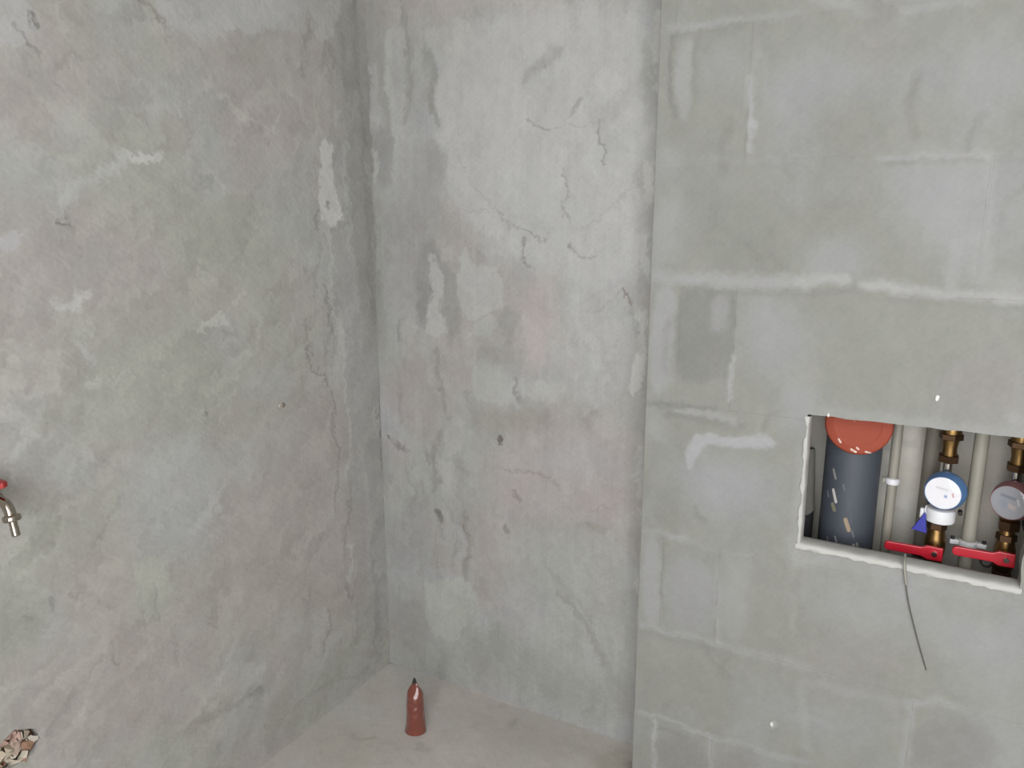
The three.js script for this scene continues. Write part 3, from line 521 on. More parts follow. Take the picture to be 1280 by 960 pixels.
const floorCoat = coat(cement({ ...GROUND, width: 768, height: 768, tones: ['#bcb8b2', '#beb9b4', '#bcbab6'], paint: paintFloor, scatter: 60, lean: 0.4, warp: 0.009, grain: 3, mottle: 3, offset: 0.9 }), 0.003);
const plainCoat = coat(cement({ x0: 0, x1: 1.2, y0: 0, y1: 1.2, width: 512, height: 512, tones: ['#a7a8a3', '#aaa6a1', '#acacac'], scatter: 60, offset: 0.2 }), 0.003);
const shaftCoat = coat(cement({ x0: 0, x1: 1.2, y0: 0, y1: 1.2, width: 768, height: 768, tones: ['#cbc7bd', '#cec8bf', '#c8c7c0'], scatter: 90, offset: 0.55, grain: 2.5 }), 0.003);
const M = {
  sill: std('#b4b4b0', 0.95), crumb: std('#d8d8d4', 0.9), frame: std('#e8e8e6', 0.5),
  brass: std('#8c7048', 0.36, { metalness: 1 }), darkBrass: std('#5c4634', 0.45, { metalness: 0.9 }), steel: std('#c4c0b8', 0.18, { metalness: 1 }), nickel: std('#a89f94', 0.2, { metalness: 1 }),
  red: phy('#b3172a', 0.35, { clearcoat: 0.4, clearcoatRoughness: 0.2 }), redCap: std('#a32424', 0.42), blue: std('#557aa8', 0.45), redRing: std('#8f6264', 0.5), tag: std('#2c2f96', 0.5), white: std('#dcdde0', 0.4),
  pvc: std('#8f8b81', 0.5), pvcDark: std('#7d776d', 0.55), pvcPale: std('#918e83', 0.5), rubber: std('#2c2c30', 0.7), sleeveGrey: std('#6a6963', 0.85), dark: std('#2a2523', 0.8),
};

// ---------------------------------------------------------------- the room
const RX = 3.0, RZ = 2.8, RY = 2.6, T = 0.12;
const wallUV = (g) => surfaceUV(g, LEFT, (x, y, z, nx, ny) => [z - (Math.abs(nx) < 0.5 ? x : 0), y]);
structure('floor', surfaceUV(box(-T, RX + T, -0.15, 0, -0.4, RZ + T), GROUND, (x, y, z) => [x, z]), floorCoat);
structure('ceiling', surfaceUV(box(-T, RX + T, RY, RY + T, -0.4, RZ + T), { x0: 0, x1: 1.2, y0: 0, y1: 1.2 }, (x, y, z) => [x, z]), plainCoat);

// left wall with a small broken-out hole near the floor
const hole = [[0.040, 0.1], [0.038, 0.55], [0.034, 1.05], [0.037, 1.6], [0.033, 2.1], [0.04, 2.7], [0.042, 3.3], [0.038, 3.8], [0.034, 4.3], [0.03, 4.8], [0.037, 5.3], [0.036, 5.8]].map(([r, a]) => [1.052 + r * Math.cos(a), 0.411 + r * Math.sin(a)]);
{
  const s = new THREE.Shape([V2(-0.25, 0), V2(RZ, 0), V2(RZ, RY), V2(-0.25, RY)]);
  s.holes.push(new THREE.Path(hole.map((p) => V2(...p))));
  const g = new THREE.ExtrudeGeometry(s, { depth: T, bevelEnabled: false }).rotateY(-Math.PI / 2);
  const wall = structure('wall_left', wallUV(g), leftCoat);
  wall.userData.label = 'rough grey plastered wall with trowel smears, a broken hole and a tap';
  const bowl = new THREE.SphereGeometry(0.047, 24, 12, 0, Math.PI * 2, 0, Math.PI / 2).scale(1, 0.75, 1).rotateZ(Math.PI / 2).translate(-0.002, 0.411, 1.052);
  const lining = mesh('hole_lining', lumpy(bowl, 0.004, 9), std('#8d6f5c', 0.95, { side: THREE.DoubleSide }), wall);
  lining.userData.label = 'brownish lining of the broken hole';
  const tints = ['#c6bcad', '#b09489', '#bdb1a1', '#94735f', '#cbc4b8', '#b39e92', '#bbae9b'];
  const spots = [[1.066, 0.392, 0.014, 4], [1.047, 0.389, 0.015, 0], [1.033, 0.402, 0.012, 3], [1.036, 0.422, 0.013, 2], [1.055, 0.412, 0.014, 5], [1.072, 0.414, 0.014, 6], [1.048, 0.431, 0.012, 1], [1.066, 0.434, 0.013, 1], [1.026, 0.409, 0.008, 4], [1.03, 0.436, 0.008, 4], [1.082, 0.4, 0.01, 3], [1.043, 0.376, 0.008, 3]];
  spots.forEach(([z, y, r, c], i) => {
    const piece = lumpy(new THREE.DodecahedronGeometry(r, 0), r * 0.6, 12, i * 0.3).rotateX(i * 1.3).rotateY(i * 0.7).scale(0.8, 1.15, 1.2).translate(-0.014 + 0.004 * (i % 3), y, z).toNonIndexed();
    piece.computeVertexNormals();
    mesh('brick_fragment', piece, std(tints[c], 0.95), wall);
  });
}
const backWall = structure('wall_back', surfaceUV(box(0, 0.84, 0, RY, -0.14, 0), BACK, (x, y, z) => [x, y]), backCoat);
backWall.userData.label = 'grey plastered back wall with fine cracks and skim patches';
structure('wall_front', surfaceUV(mergeGeometries([box(-T, WIN.x0, 0, RY, RZ, RZ + T), box(WIN.x1, RX + T, 0, RY, RZ, RZ + T), box(WIN.x0, WIN.x1, 0, WIN.y0, RZ, RZ + T), box(WIN.x0, WIN.x1, WIN.y1, RY, RZ, RZ + T)]), { x0: 0, x1: 1.2, y0: 0, y1: 1.2 }, (x, y) => [x, y]), plainCoat);
structure('wall_side', surfaceUV(box(RX, RX + T, 0, RY, -0.4, RZ), { x0: 0, x1: 1.2, y0: 0, y1: 1.2 }, (x, y, z) => [z, y]), plainCoat);
{
  const { x0, x1, y0, y1 } = WIN, z0 = RZ + 0.05, z1 = RZ + 0.1;
  const win = structure('unseen_window_1', mergeGeometries([box(x0, x0 + 0.05, y0, y1, z0, z1), box(x1 - 0.05, x1, y0, y1, z0, z1), box(x0 + 0.05, x1 - 0.05, y0, y0 + 0.05, z0, z1), box(x0 + 0.05, x1 - 0.05, y1 - 0.05, y1, z0, z1)]), M.frame);
  win.userData.label = 'white frame of an unseen window assumed behind the camera to light the room';
}

// ---------------------------------------------------------------- the block wall with the opening for the meters
const Z = 0.137, DEEP = 0.042, X0 = 0.826, OPEN = { x0: 1.154, x1: 1.53, y0: 0.688, y1: 0.958 };
const blockUV = (g) => surfaceUV(g, FRONT, (x, y, z, nx, ny) => [x + (Math.abs(nx) > 0.6 ? (Z - z) * Math.sign(nx) * 0.9 : 0), y + (Math.abs(ny) > 0.6 ? (Z - z) * 0.9 * Math.sign(ny) : 0)]);
const outline = (() => {                                                      // chiselled edges of the opening
  const pts = [], { x0, x1, y0, y1 } = OPEN, run = (ax, ay, bx, by, n, rough) => { for (let i = 0; i < n; i++) { const t = i / n, k = i ? rough : 0; pts.push([ax + (bx - ax) * t + (ay !== by ? k * (rnd() - 0.5) : 0), ay + (by - ay) * t + (ax !== bx ? k * (rnd() - 0.5) : 0)]); } };
  run(x0 + 0.002, y0, x1, y0 - 0.006, 18, 0.005); run(x1, y0 - 0.006, x1 - 0.002, y1 + 0.002, 14, 0.004); run(x1 - 0.002, y1 + 0.002, x0 - 0.002, y1, 16, 0.0025); run(x0 - 0.002, y1, x0 + 0.002, y0, 16, 0.004);
  return pts;
})();
{
  const wall = new THREE.Group();
  wall.name = 'wall_right';
  wall.userData = { kind: 'structure', label: 'pale grey block wall with rubbed mortar joints and a meter opening' };
  scene.add(wall);
  const rows = [0, 0.195, 0.422, 0.648, 0.945, 1.197, 1.435, 1.681, 1.93, 2.18, 2.43, RY];
  const cuts = [[0.88, 1.008, 1.61, 2.2], [1.387, 1.99], [0.877, 1.0, 1.6, 2.2], [2.0], [0.89, 1.001, 1.6, 2.2], [1.405, 2.0], [1.0, 1.6, 2.2], [0.855, 1.4, 2.0], [1.0, 1.6, 2.2], [1.4, 2.0], [1.0, 1.6, 2.2]];
  const gap = 0.0015, evaluator = new Evaluator();
  evaluator.attributes = ['position', 'normal'];
  evaluator.useGroups = false;
  const cutter = new Brush(extrude(outline, 0.3, 0).translate(0, 0, -0.05));
  cutter.updateMatrixWorld();
  const shape = (g, touches) => {                                             // cut by the opening where it reaches it
    if (touches) {
      const b = new Brush(g);
      b.updateMatrixWorld();
      g = evaluator.evaluate(b, cutter, SUBTRACTION).geometry;
    }
    return blockUV(g);
  };
  const touches = (a, b, c, d) => a < OPEN.x1 + 0.01 && b > OPEN.x0 - 0.01 && c < OPEN.y1 + 0.01 && d > OPEN.y0 - 0.01;
  for (let r = 0; r < rows.length - 1; r++) {
    const xs = [X0, ...cuts[r], RX];
    for (let i = 0; i < xs.length - 1; i++) {
      const a = xs[i] + (i ? gap : 0), b = xs[i + 1] - (i < xs.length - 2 ? gap : 0), c = rows[r] + gap * (r > 0), d = rows[r + 1] - gap, lift = i ? (rnd() - 0.5) * 0.0008 : 0;
      const g = new RoundedBoxGeometry(b - a, d - c, DEEP, 2, 0.0012).translate((a + b) / 2, (c + d) / 2, Z - DEEP / 2 + lift);
      mesh('block', shape(g, touches(a, b, c, d)), blockCoat, wall);
      if (i) mesh('head_joint', shape(box(xs[i] - gap - 0.002, xs[i] + gap + 0.002, c, d, Z - DEEP + 0.005, Z - 0.0008), touches(xs[i] - gap, xs[i] + gap, c, d)), blockCoat, wall);
    }
    if (r) mesh('bed_joint', shape(box(X0 + 0.001, RX, rows[r] - gap - 0.002, rows[r] + gap + 0.002, Z - DEEP + 0.004, Z - 0.0004), touches(X0, RX, rows[r] - gap, rows[r] + gap)), blockCoat, wall);
  }
  // rough white mortar rubbed along the sill and the left side of the opening
  const ridge = (section, place, n, rough, off) => {                          // a cross-section [out, up] swept along an edge, uneven where it hangs over the face
    const m = section.length, pos = [], idx = [];
    for (let i = 0; i <= n; i++) section.forEach(([a, b, loose], j) => {
      const t = i / n, k = rough * loose * noise(t * 1.9 + off, j * 0.03 + off);
      pos.push(...place(t, a + k * 0.15, b + k));
    });
    for (let i = 0; i < n; i++) for (let j = 0; j < m; j++) { const a = i * m + j, b = i * m + (j + 1) % m; idx.push(a, b, a + m, b, b + m, a + m); }
    const g = new THREE.BufferGeometry();
    g.setAttribute('position', new THREE.Float32BufferAttribute(pos, 3));
    g.setIndex(idx);
    g.computeVertexNormals();
    return g;
  };
  const lip = [[-0.041, -0.006, 0], [-0.041, 0.001, 0], [-0.03, 0.003, 0.2], [-0.015, 0.0035, 0.3], [-0.004, 0.0025, 0.3], [0.0005, -0.0005, 0.3], [0.0018, -0.004, 0.6], [0.0016, -0.008, 1], [0.0004, -0.011, 1], [-0.004, -0.011, 0]];
  mesh('sill_mortar', ridge(lip, (t, a, b) => [OPEN.x0 - 0.004 + t * (OPEN.x1 - OPEN.x0 + 0.008), OPEN.y0 + 0.003 - 0.006 * t + b, Z + a], 90, 0.005, 0.2), M.sill, wall).userData.label = 'white mortar spread along the sill of the opening';
  mesh('jamb_mortar', ridge(lip.map(([a, b, c]) => [a, b * 0.6, c * 0.8]).reverse(), (t, a, b) => [OPEN.x0 + 0.001 + 0.003 * t + b, OPEN.y1 - 0.004 - t * (OPEN.y1 - OPEN.y0 - 0.004), Z + a], 70, 0.005, 0.6), M.sill, wall).userData.label = 'white mortar edge down the left side of the opening';
  const crumb = (x, y, r, k) => mesh('mortar_crumb', lumpy(new THREE.IcosahedronGeometry(r, 1), r * 0.5, 40, k).scale(0.8, 1.25, 0.6).translate(x, y, Z + 0.001), M.crumb, wall);
  crumb(1.366, 1.015, 0.0045, 0.1); crumb(1.133, 0.272, 0.0035, 0.4); crumb(1.189, 0.962, 0.003, 0.7);
}
// the shaft behind it
const shaftUV = (g) => surfaceUV(g, { x0: 0, x1: 1.2, y0: 0, y1: 1.2 }, (x, y, z, nx) => [Math.abs(nx) > 0.5 ? z : x, y]);
structure('wall_shaft_back', shaftUV(box(0.84, RX, 0, RY, -0.24, -0.12)), shaftCoat);
structure('wall_shaft_left', shaftUV(box(0.84, 1.09, 0, RY, -0.12, Z - DEEP)), shaftCoat);
structure('wall_shaft_right', shaftUV(box(1.62, RX, 0, RY, -0.12, Z - DEEP)), shaftCoat);

// ---------------------------------------------------------------- pipes in the opening
function splashed(base, marks, seedOffset) {                                   // dark plastic with dried plaster splashes
  const c = document.createElement('canvas');
  c.width = 512; c.height = 512;
  const g = c.getContext('2d');
  g.fillStyle = base; g.fillRect(0, 0, 512, 512);
  g.lineCap = 'round';
  for (let i = 0; i < 260; i++) { g.globalAlpha = 0.10 + 0.1 * rnd(); g.strokeStyle = rnd() < 0.5 ? '#6b6f78' : '#2f333b'; g.lineWidth = 1 + 3 * rnd(); const x = rnd() * 512, y = rnd() * 512; g.beginPath(); g.moveTo(x, y); g.lineTo(x + 14 * (rnd() - 0.5), y + 26 * rnd()); g.stroke(); }
  for (const [x, y, dx, dy, w, color, a] of marks) { g.globalAlpha = a; g.strokeStyle = color; g.lineWidth = w; g.beginPath(); g.moveTo(x, y); g.lineTo(x + dx, y + dy); g.stroke(); }
  const t = new THREE.CanvasTexture(c);
  t.colorSpace = THREE.SRGBColorSpace;
  return t;
}
{
  // u runs round the pipe (front at the middle of the canvas), v covers y = 0.58 .. 0.92
  const marks = [[212, 170, 12, 28, 9, '#c9c6c0', 0.9], [206, 118, 10, 20, 7, '#aaa79f', 0.7], [214, 208, 7, 12, 12, '#7e7a62', 0.9], [258, 240, 12, 25, 12, '#a08c72', 0.9], [232, 290, 7, 15, 5, '#aaa9a6', 0.7], [206, 300, 7, 15, 7, '#8d8d8d', 0.7], [288, 305, 6, 25, 8, '#b4afa2', 0.9], [298, 300, 5, 18, 7, '#a9a498', 0.7], [208, 330, 12, 62, 5, '#8f9298', 0.6], [222, 390, 7, 32, 5, '#b0b0b0', 0.8], [196, 340, 6, 12, 4, '#9a9a9a', 0.6], [330, 318, 14, 12, 14, '#6d6a62', 0.7], [248, 332, 17, 25, 4, '#7d8088', 0.6], [280, 268, 6, 15, 4, '#8a8d93', 0.6], [190, 180, 5, 12, 5, '#9a9a98', 0.7], [242, 150, 5, 12, 4, '#8c8f95', 0.5]];
  const grey = std('#ffffff', 0.55, { map: splashed('#444952', marks) });
  const t = thing('drain_pipe', 'thick dark grey drain pipe with white plaster splashes and a round orange-red cap', 'pipe', [1.229, 0, -0.008]);
  const r = 0.054, pipe = new THREE.CylinderGeometry(r, r, 1.5, 64, 1, true).translate(0, 0.75, 0);
  const uv = pipe.attributes.uv, p = pipe.attributes.position;
  for (let i = 0; i < uv.count; i++) uv.setXY(i, (uv.getX(i) + 0.5) % 1.0001, (p.getY(i) - 0.5) / 0.42);
  grey.map.wrapS = grey.map.wrapT = THREE.RepeatWrapping;
  mesh('pipe_barrel', pipe, grey, t);
  mesh('pipe_socket', lathe([[0.0541, 0.0], [0.0575, 0.004], [0.0582, 0.012], [0.0575, 0.05], [0.0541, 0.056]], 64).translate(0, 1.02, 0), grey, t);
  // inspection branch closed by a round cap facing the room
  const capTex = splashed('#94432f', [[120, 395, 16, 26, 16, '#d8c9bd', 0.95], [222, 470, 34, 14, 19, '#d8cabd', 0.95], [330, 474, 34, 8, 17, '#d4c4b6', 0.95], [205, 190, 8, 20, 5, '#cdb8aa', 0.7], [222, 226, 4, 8, 5, '#cdb8aa', 0.7], [165, 20, 4, 20, 8, '#d8cabd', 0.8], [330, 60, 8, 20, 8, '#d6c8ba', 0.8], [262, 446, 14, 14, 14, '#d8cabd', 0.9]]);
  const capRed = std('#ffffff', 0.75, { map: capTex });
  mesh('inspection_branch', new THREE.CylinderGeometry(0.05, 0.05, 0.05, 48, 1, true).rotateX(Math.PI / 2).translate(0.006, 0.932, 0.03), grey, t);
  const R = 0.0625, capUV = (g) => surfaceUV(g, { x0: -R, x1: R, y0: -R, y1: R }, (x, y) => [x, y]);
  const cap = mesh('inspection_cap', capUV(lathe([[0.0001, 0.013], [0.04, 0.013], [0.0425, 0.0155], [0.0465, 0.0155], [0.05, 0.0135], [0.058, 0.013], [R, 0.0095], [R, 0.001], [0.058, -0.004], [0.0001, -0.004]], 64).rotateX(Math.PI / 2)), capRed, t);
  cap.position.set(0.009, 0.931, 0.058);
  cap.userData.label = 'round orange-red screw cap on the drain pipe';
  for (const a of [0.35, -1.57, 2.8]) { const lug = mesh('cap_lug', capUV(new RoundedBoxGeometry(0.016, 0.009, 0.006, 2, 0.002).rotateZ(a).translate(0.05 * Math.cos(a), 0.05 * Math.sin(a), 0.013)), capRed, cap); lug.name += ''; }
}
function riser(label, x, z, r, material, clipAt, clipMaterial) {
  const t = thing('riser_pipe', label, 'pipe', [x, 0, z]);
  mesh('pipe_barrel', new THREE.CylinderGeometry(r, r, 1.5, 28).translate(0, 0.75, 0), material, t);
  const ring = (y) => lathe([[r, 0], [r + 0.0035, 0.001], [r + 0.004, 0.003], [r + 0.004, 0.011], [r + 0.0035, 0.013], [r, 0.014]], 28).translate(0, y, 0);
  const clip = mesh('pipe_clip', ring(clipAt), clipMaterial, t);
  mesh('clip_stem', new THREE.CylinderGeometry(0.0035, 0.0035, 0.12 + z, 12).rotateX(Math.PI / 2).translate(0, clipAt + 0.007, -(0.12 + z) / 2), clipMaterial, t);
  return { t, clip };
}
{
  const a = riser('thin pale grey plastic pipe just right of the thick drain pipe', 1.306, -0.03, 0.0098, M.pvc, 0.79, M.white);
  mesh('clip_ear', new RoundedBoxGeometry(0.008, 0.011, 0.008, 2, 0.002).translate(-0.0155, 0.797, 0), M.pvcPale, a.t);
  riser('wide grey-brown plastic pipe behind the blue-ringed water meter', 1.373, -0.075, 0.0165, M.pvcDark, 0.63, M.rubber);
  const c = riser('pale grey plastic pipe between the two water meters', 1.452, -0.01, 0.0128, M.pvcPale, 0.69, M.white);
  for (const s of [-1, 1]) { mesh('clip_ear', new RoundedBoxGeometry(0.018, 0.01, 0.01, 2, 0.002).translate(s * 0.023, 0.697, 0), M.white, c.t); mesh('clip_screw', new THREE.CylinderGeometry(0.0045, 0.0045, 0.012, 6).translate(s * 0.027, 0.701, 0), M.rubber, c.t); }
}
{
  const t = thing('insulated_pipe', 'dark pipe end in a ragged grey sleeve squeezed beside the left edge of the opening', 'pipe', [1.139, 0, -0.035]);
  const sleeve = new THREE.CylinderGeometry(0.011, 0.0235, 0.14, 32, 30, true);
  const p = sleeve.attributes.position;
  for (let i = 0; i < p.count; i++) { const y = p.getY(i), k = 1 + 0.1 * noise(y * 1.4 + 0.3, 0.4) + 0.05 * noise(p.getX(i) * 4, y * 3); p.setX(i, p.getX(i) * k); p.setZ(i, p.getZ(i) * k); if (y < -0.065) p.setY(i, y + 0.01 * noise(p.getX(i) * 5, p.getZ(i) * 5)); }
  sleeve.computeVertexNormals();
  mesh('sleeve', sleeve.translate(0, 0.772, 0), M.sleeveGrey, t);
  mesh('pipe_barrel', new THREE.CylinderGeometry(0.0095, 0.0205, 0.14, 28).translate(0, 0.769, 0), M.rubber, t);
  mesh('pipe_stem', new THREE.CylinderGeometry(0.0205, 0.0205, 0.7, 28).translate(0, 0.35, 0), M.rubber, t);
}

// ---------------------------------------------------------------- water meters and valves
function meter(label, x, z, turn, ring, face, group) {
  const t = thing('water_meter', label, 'water meter', [x, 0.688, z], group);
  // fitting above: two nuts joined by a tapering throat
  mesh('coupling', lathe([[0.012, 0], [0.014, 0.006], [0.0125, 0.018], [0.0145, 0.034], [0.0175, 0.046], [0.0175, 0.07], [0.013, 0.072], [0.013, 0.16]], 32).translate(0, 0.185, 0), M.brass, t);
  const nut = mesh('union_nut', hexNut(0.0195, 0.014), M.darkBrass, t); nut.position.set(0, 0.176, 0);
  const ears = mesh('coupling_collar', hexNut(0.0215, 0.012), M.darkBrass, t); ears.position.set(0, 0.222, 0); ears.rotation.y = 0.3;
  mesh('tail_piece', lathe([[0.0105, 0], [0.0105, 0.012], [0.0085, 0.016], [0.0085, 0.036], [0.011, 0.042]], 28).translate(0, 0.138, 0), M.steel, t);
  mesh('body', lathe([[0.012, 0.0], [0.02, 0.012], [0.026, 0.03], [0.026, 0.05], [0.019, 0.066], [0.0105, 0.078]], 32).translate(0, 0.072, 0), M.brass, t);
  const dialGroup = mesh('register_housing', lathe([[0.0001, 0], [0.031, 0], [0.0355, 0.002], [0.0375, 0.005], [0.0375, 0.011], [0.036, 0.016], [0.0332, 0.028], [0.0322, 0.03], [0.0316, 0.03], [0.0314, 0.0265], [0.0001, 0.0265]], 56).rotateX(Math.PI / 2), ring, t);
  dialGroup.position.set(0.003, 0.123, 0.012);
  dialGroup.rotation.set(0.0, turn, 0, 'YXZ');
  mesh('dial', new THREE.CylinderGeometry(0.0313, 0.0313, 0.002, 48).rotateX(Math.PI / 2).translate(0, 0, 0.028), face, dialGroup);
  mesh('dial_glass', lathe([[0.0001, 0.0345], [0.018, 0.0338], [0.027, 0.0325], [0.0313, 0.0302]], 48).rotateX(Math.PI / 2), phy('#ffffff', 0.04, { transmission: 1, thickness: 0, ior: 1.5 }), dialGroup);
  return t;
}
function dialFace(ground, marks) {
  const c = document.createElement('canvas');
  c.width = c.height = 256;
  const g = c.getContext('2d');
  g.fillStyle = ground; g.fillRect(0, 0, 256, 256);
  for (const [x, y, w, h, color, a, turn] of marks) { g.save(); g.translate(x, y); g.rotate(turn); g.globalAlpha = a; g.fillStyle = color; g.filter = 'blur(3px)'; g.fillRect(-w / 2, -h / 2, w, h); g.restore(); }
  const tx = new THREE.CanvasTexture(c);
  tx.colorSpace = THREE.SRGBColorSpace;
  return std('#ffffff', 0.6, { map: tx });
}
const dialUV = (g) => surfaceUV(g, { x0: -0.0313, x1: 0.0313, y0: -0.0313, y1: 0.0313 }, (x, y) => [x, y]);
const coldFace = dialFace('#e2e1e6', [[150, 150, 20, 22, '#6b7fae', 0.8, 0.2], [200, 130, 9, 34, '#a05a60', 0.8, -0.3], [120, 92, 90, 16, '#c4c4cc', 0.8, 0.1]]);
const hotFace = dialFace('#94959b', [[118, 84, 110, 22, '#6f757f', 0.8, 0.12], [150, 156, 60, 40, '#b4a4a4', 0.7, 0.3], [90, 150, 50, 70, '#868d9a', 0.7, -0.4], [190, 110, 14, 50, '#c9c9cc', 0.7, -0.3]]);
const cold = meter('brass water meter with a blue ring and a white dial', 1.4, 0.006, -0.22, M.blue, coldFace);
const hot = meter('water meter with a dull red ring and grey dial by the right jamb', 1.514, 0.006, -0.42, M.redRing, hotFace);
for (const m of [cold, hot]) m.traverse((o) => { if (o.name === 'dial') dialUV(o.geometry); });
{
  const collar = mesh('seal_collar', lathe([[0.014, 0], [0.0245, 0.0005], [0.0265, 0.003], [0.0265, 0.025], [0.0245, 0.028], [0.014, 0.029]], 36), M.white, cold);
  collar.position.set(-0.002, 0.054, 0.006);
  collar.userData.label = 'white plastic seal collar below the dial';
  const lug = mesh('collar_lug', new RoundedBoxGeometry(0.016, 0.022, 0.01, 2, 0.003), M.white, cold); lug.position.set(-0.03, 0.066, 0.008);
  const pin = mesh('collar_pin', new THREE.CylinderGeometry(0.0042, 0.0042, 0.016, 12).rotateX(Math.PI / 2), M.dark, cold); pin.position.set(0.03, 0.086, 0.03);
  const lower = mesh('lower_nut', hexNut(0.0195, 0.018), M.darkBrass, hot); lower.position.set(0, 0.058, 0);
  const knob = mesh('side_plug', new THREE.CylinderGeometry(0.012, 0.012, 0.024, 16).rotateX(Math.PI / 2), M.dark, hot); knob.position.set(0.03, 0.078, 0.02);
}
function valve(label, x, y, raise = 0) {
  const t = thing('ball_valve', label, 'valve', [x, y, 0]);
  mesh('body', lathe([[0.0135, 0.0], [0.0135, 0.014], [0.0165, 0.018], [0.0185, 0.03], [0.0195, 0.045], [0.0185, 0.06], [0.0155, 0.074], [0.0155, 0.09], [0.0125, 0.094], [0.0125, 0.116]], 32), M.brass, t);
  const n = mesh('end_nut', hexNut(0.0185, 0.013), M.darkBrass, t); n.position.set(0, 0.003, 0);
  const n2 = mesh('end_nut', hexNut(0.018, 0.014), M.darkBrass, t); n2.position.set(0, 0.079, 0); n2.rotation.y = 0.4;
  mesh('tail_pipe', new THREE.CylinderGeometry(0.0125, 0.0125, 0.64, 20).translate(0, -0.32, 0), M.pvcDark, t);
  mesh('stem', new THREE.CylinderGeometry(0.0075, 0.0085, 0.03, 20).rotateX(Math.PI / 2).translate(0, 0.045 + raise, 0.03), M.brass, t);
  const s = new THREE.Shape();
  s.moveTo(0.013, -0.0125); s.lineTo(0.0125, 0.0115); s.lineTo(-0.012, 0.0125); s.lineTo(-0.022, 0.0075); s.lineTo(-0.082, 0.0072); s.quadraticCurveTo(-0.087, 0.007, -0.087, 0); s.quadraticCurveTo(-0.087, -0.0075, -0.08, -0.0075); s.lineTo(-0.022, -0.0075); s.lineTo(-0.012, -0.0125); s.closePath();
  const g = new THREE.ExtrudeGeometry(s, { depth: 0.004, bevelEnabled: true, bevelThickness: 0.0018, bevelSize: 0.0018, bevelSegments: 3, curveSegments: 10, steps: 1 });
  const lever = mesh('lever_handle', g.translate(0, 0.045 + raise, 0.046), M.red, t);
  lever.userData.label = 'red lever handle';
  const screw = mesh('lever_screw', hexNut(0.0055, 0.005, 0.0006).rotateX(Math.PI / 2), M.steel, t); screw.position.set(0, 0.045 + raise, 0.0515);
  return t;
}
valve('brass ball valve with a red lever below the blue-ringed meter', 1.395, 0.642);
valve('brass ball valve with a red lever below the grey-faced meter at right', 1.513, 0.642, 0.014);
{
  const t = thing('seal_tag', 'small blue plastic seal tag hanging left of the white collar of the meter', 'tag', [1.3685, 0.76, 0.022]);
  mesh('tag_plate', extrude([[0.003, 0], [0.0085, -0.042], [-0.0165, -0.039], [-0.006, -0.02]], 0.003, 0.0012), M.tag, t);
  mesh('tag_tie', tube([V(0.004, -0.003, 0.0015), V(0.002, 0.006, 0.002), V(0.004, 0.012, -0.003)], 0.0014, 16, 8), M.white, t);
}
{
  const t = thing('wire_hook', 'short dark bent wire hook below the right red lever', 'wire', [1.487, 0.668, 0.0]);
  mesh('hook', tube([V(0.008, 0.035, 0.046), V(0.006, 0.01, 0.03), V(0.0, 0.0, 0.02), V(-0.01, 0.004, 0.02), V(-0.012, 0.014, 0.02)], 0.0022, 30, 8), M.dark, t);
}
{
  const t = thing('hanging_wire', 'thin dark wire hanging over the sill down the block wall', 'wire', [1.346, 0.69, Z]);
  mesh('strand', tube([V(-0.004, -0.05, -0.09), V(-0.003, -0.002, -0.05), V(-0.001, 0.012, -0.012), V(0, 0.006, 0.008), V(0.003, -0.015, 0.009), V(0.009, -0.05, 0.0085), V(0.018, -0.085, 0.008), V(0.029, -0.12, 0.007), V(0.042, -0.16, 0.005), V(0.0575, -0.204, 0.003)], 0.0012, 90, 8), std('#55514a', 0.6), t);
  mesh('wire_sheath', tube([V(-0.001, 0.013, -0.014), V(0, 0.006, 0.0085), V(0.003, -0.015, 0.0095), V(0.007, -0.036, 0.009)], 0.0026, 30, 10), std('#8f8c84', 0.6), t);
}

// ---------------------------------------------------------------- things on the left wall and the floor
{
  const t = thing('wall_tap', 'nickel-plated wall tap with a red handle and a hose nozzle at the left edge', 'tap', [0, 0.884, 1.046]);
  mesh('wall_flange', lathe([[0.0001, 0.01], [0.012, 0.009], [0.024, 0.004], [0.026, 0]], 36).rotateZ(-Math.PI / 2), M.nickel, t);
  mesh('body', lathe([[0.0001, 0], [0.0095, 0], [0.0095, 0.02], [0.0125, 0.023], [0.0135, 0.034], [0.0125, 0.045], [0.0095, 0.05], [0.0088, 0.062]], 28).rotateZ(-Math.PI / 2), M.nickel, t);
  mesh('spout', tube([V(0.05, 0, 0), V(0.062, 0, 0), V(0.072, -0.003, 0), V(0.079, -0.012, 0), V(0.082, -0.022, 0)], 0.0086, 30, 20), M.nickel, t);
  const tilt = (g) => g.rotateZ(0.2).translate(0.0815, -0.018, 0);
  mesh('hose_nut', tilt(lathe([[0.008, 0], [0.0125, -0.0015], [0.0135, -0.004], [0.0135, -0.0085], [0.0125, -0.0105], [0.006, -0.011]], 30)), M.nickel, t);
  mesh('hose_nozzle', tilt(lathe([[0.0062, -0.010], [0.0062, -0.018], [0.0056, -0.0195], [0.0064, -0.021], [0.0064, -0.034], [0.0054, -0.036], [0.0042, -0.036], [0.0042, -0.02]], 24)), M.nickel, t);
  mesh('stem', new THREE.CylinderGeometry(0.0055, 0.0065, 0.016, 16).translate(0.036, 0.018, 0), M.nickel, t);
  const wing = extrude([[-0.03, -0.007], [-0.012, -0.0085], [0, -0.006], [0.012, -0.0085], [0.03, -0.007], [0.034, 0], [0.03, 0.007], [0.012, 0.0085], [0, 0.006], [-0.012, 0.0085], [-0.03, 0.007], [-0.034, 0]], 0.006, 0.002).rotateX(-Math.PI / 2).translate(0.036, 0.026, 0);
  mesh('handle', wing, M.redCap, t).userData.label = 'red wing handle';
}
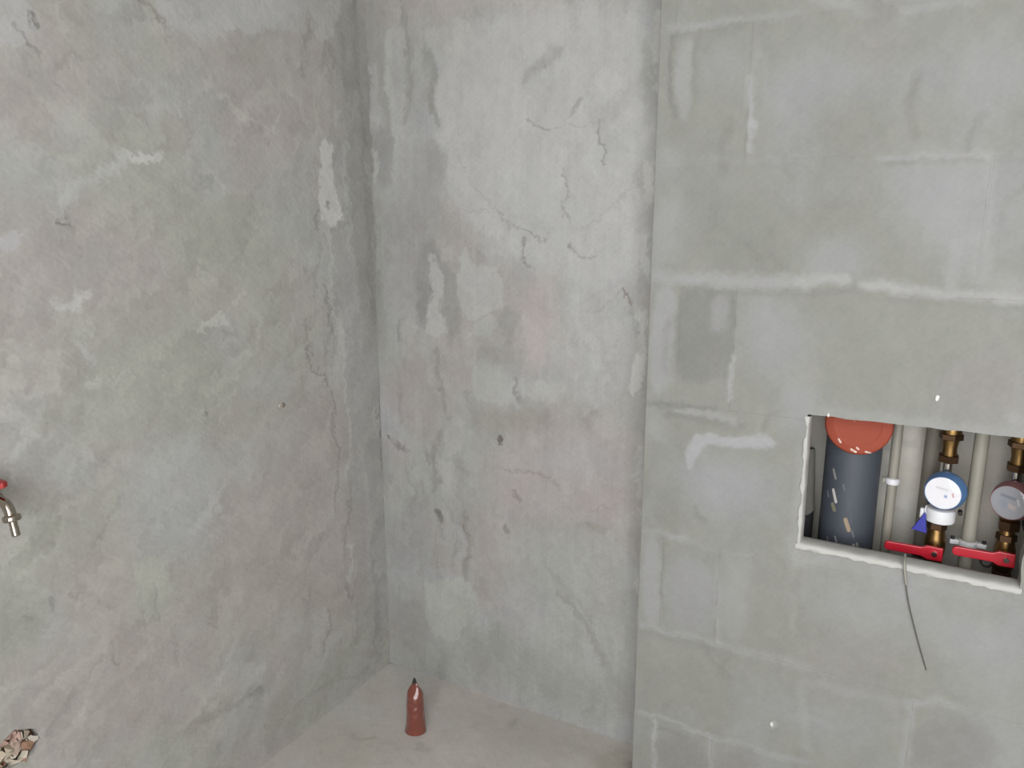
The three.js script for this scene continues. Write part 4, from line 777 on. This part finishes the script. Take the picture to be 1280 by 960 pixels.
{
  const t = thing('wall_plug', 'small beige wall plug stub set in the left plaster wall', 'wall plug', [0, 0.889, 0.377]);
  mesh('sleeve', lathe([[0.0022, -0.006], [0.0022, 0.004], [0.004, 0.004], [0.0048, 0.001], [0.0042, -0.008]], 16).rotateZ(-Math.PI / 2), std('#b9aea4', 0.7), t);
  mesh('filler', lumpy(new THREE.SphereGeometry(0.0065, 14, 10), 0.002, 30).scale(0.35, 0.9, 1).translate(0.0003, -0.001, -0.011), std('#7b776b', 0.95), t);
}
{
  const t = thing('capped_pipe_stub', 'short pipe stub wrapped in glossy brick-red film and pinched to a dark open point', 'pipe stub', [0.2555, 0, 0.221]);
  const n = 72, m = 48, pos = [], idx = [], prof = [[0, 0.0262], [0.006, 0.0252], [0.02, 0.0232], [0.04, 0.0224], [0.1, 0.0222], [0.108, 0.022], [0.118, 0.0185], [0.126, 0.0135], [0.132, 0.0098], [0.138, 0.0068]];
  const radius = (y) => { for (let i = 1; i < prof.length; i++) if (y <= prof[i][0]) { const [a, ra] = prof[i - 1], [b, rb] = prof[i]; return ra + (rb - ra) * (y - a) / (b - a); } return 0.0068; };
  for (let i = 0; i <= n; i++) for (let j = 0; j <= m; j++) {
    const y = 0.138 * i / n, a = j / m * Math.PI * 2, pinch = Math.max(0, (y - 0.104) / 0.036), r = radius(y);
    const fold = 1 + 0.11 * noise(Math.cos(a) * 0.12 + 0.3, Math.sin(a) * 0.12 + y * 2.4) - 0.3 * (y - 0.05) + 0.085 * Math.exp(-((a - 1.05) ** 2) / 0.35) * Math.exp(-(((y - 0.08) / 0.03) ** 2)) * Math.sin(y * 250 + 2.6 * a) + pinch * 0.12 * Math.sin(3 * a + 1);
    pos.push(r * fold * Math.cos(a) * (1 + 0.2 * pinch), y + (y > 0.131 ? 0.004 * Math.sin(a + 0.8) : 0), r * fold * Math.sin(a) * (1 - 0.45 * pinch));
  }
  for (let i = 0; i < n; i++) for (let j = 0; j < m; j++) { const a = i * (m + 1) + j, b = a + m + 1; idx.push(a, b, a + 1, a + 1, b, b + 1); }
  const g = new THREE.BufferGeometry();
  g.setAttribute('position', new THREE.Float32BufferAttribute(pos, 3));
  g.setIndex(idx);
  g.computeVertexNormals();
  mesh('film_wrap', g, phy('#733b30', 0.28, { side: THREE.DoubleSide, clearcoat: 0.8, clearcoatRoughness: 0.15 }), t);
  mesh('open_tip', lathe([[0.0062, 0], [0.0064, 0.006], [0.0042, 0.014], [0.0018, 0.02], [0.0006, 0.0215]], 16).scale(1.1, 1, 0.75).translate(0, 0.1335, 0), M.dark, t).userData.label = 'dark open point of the wrapped stub';
  mesh('pipe_core', new THREE.CylinderGeometry(0.0185, 0.0185, 0.1, 28).translate(0, 0.05, 0), M.sleeveGrey, t);
}
renderer.render(scene, camera);
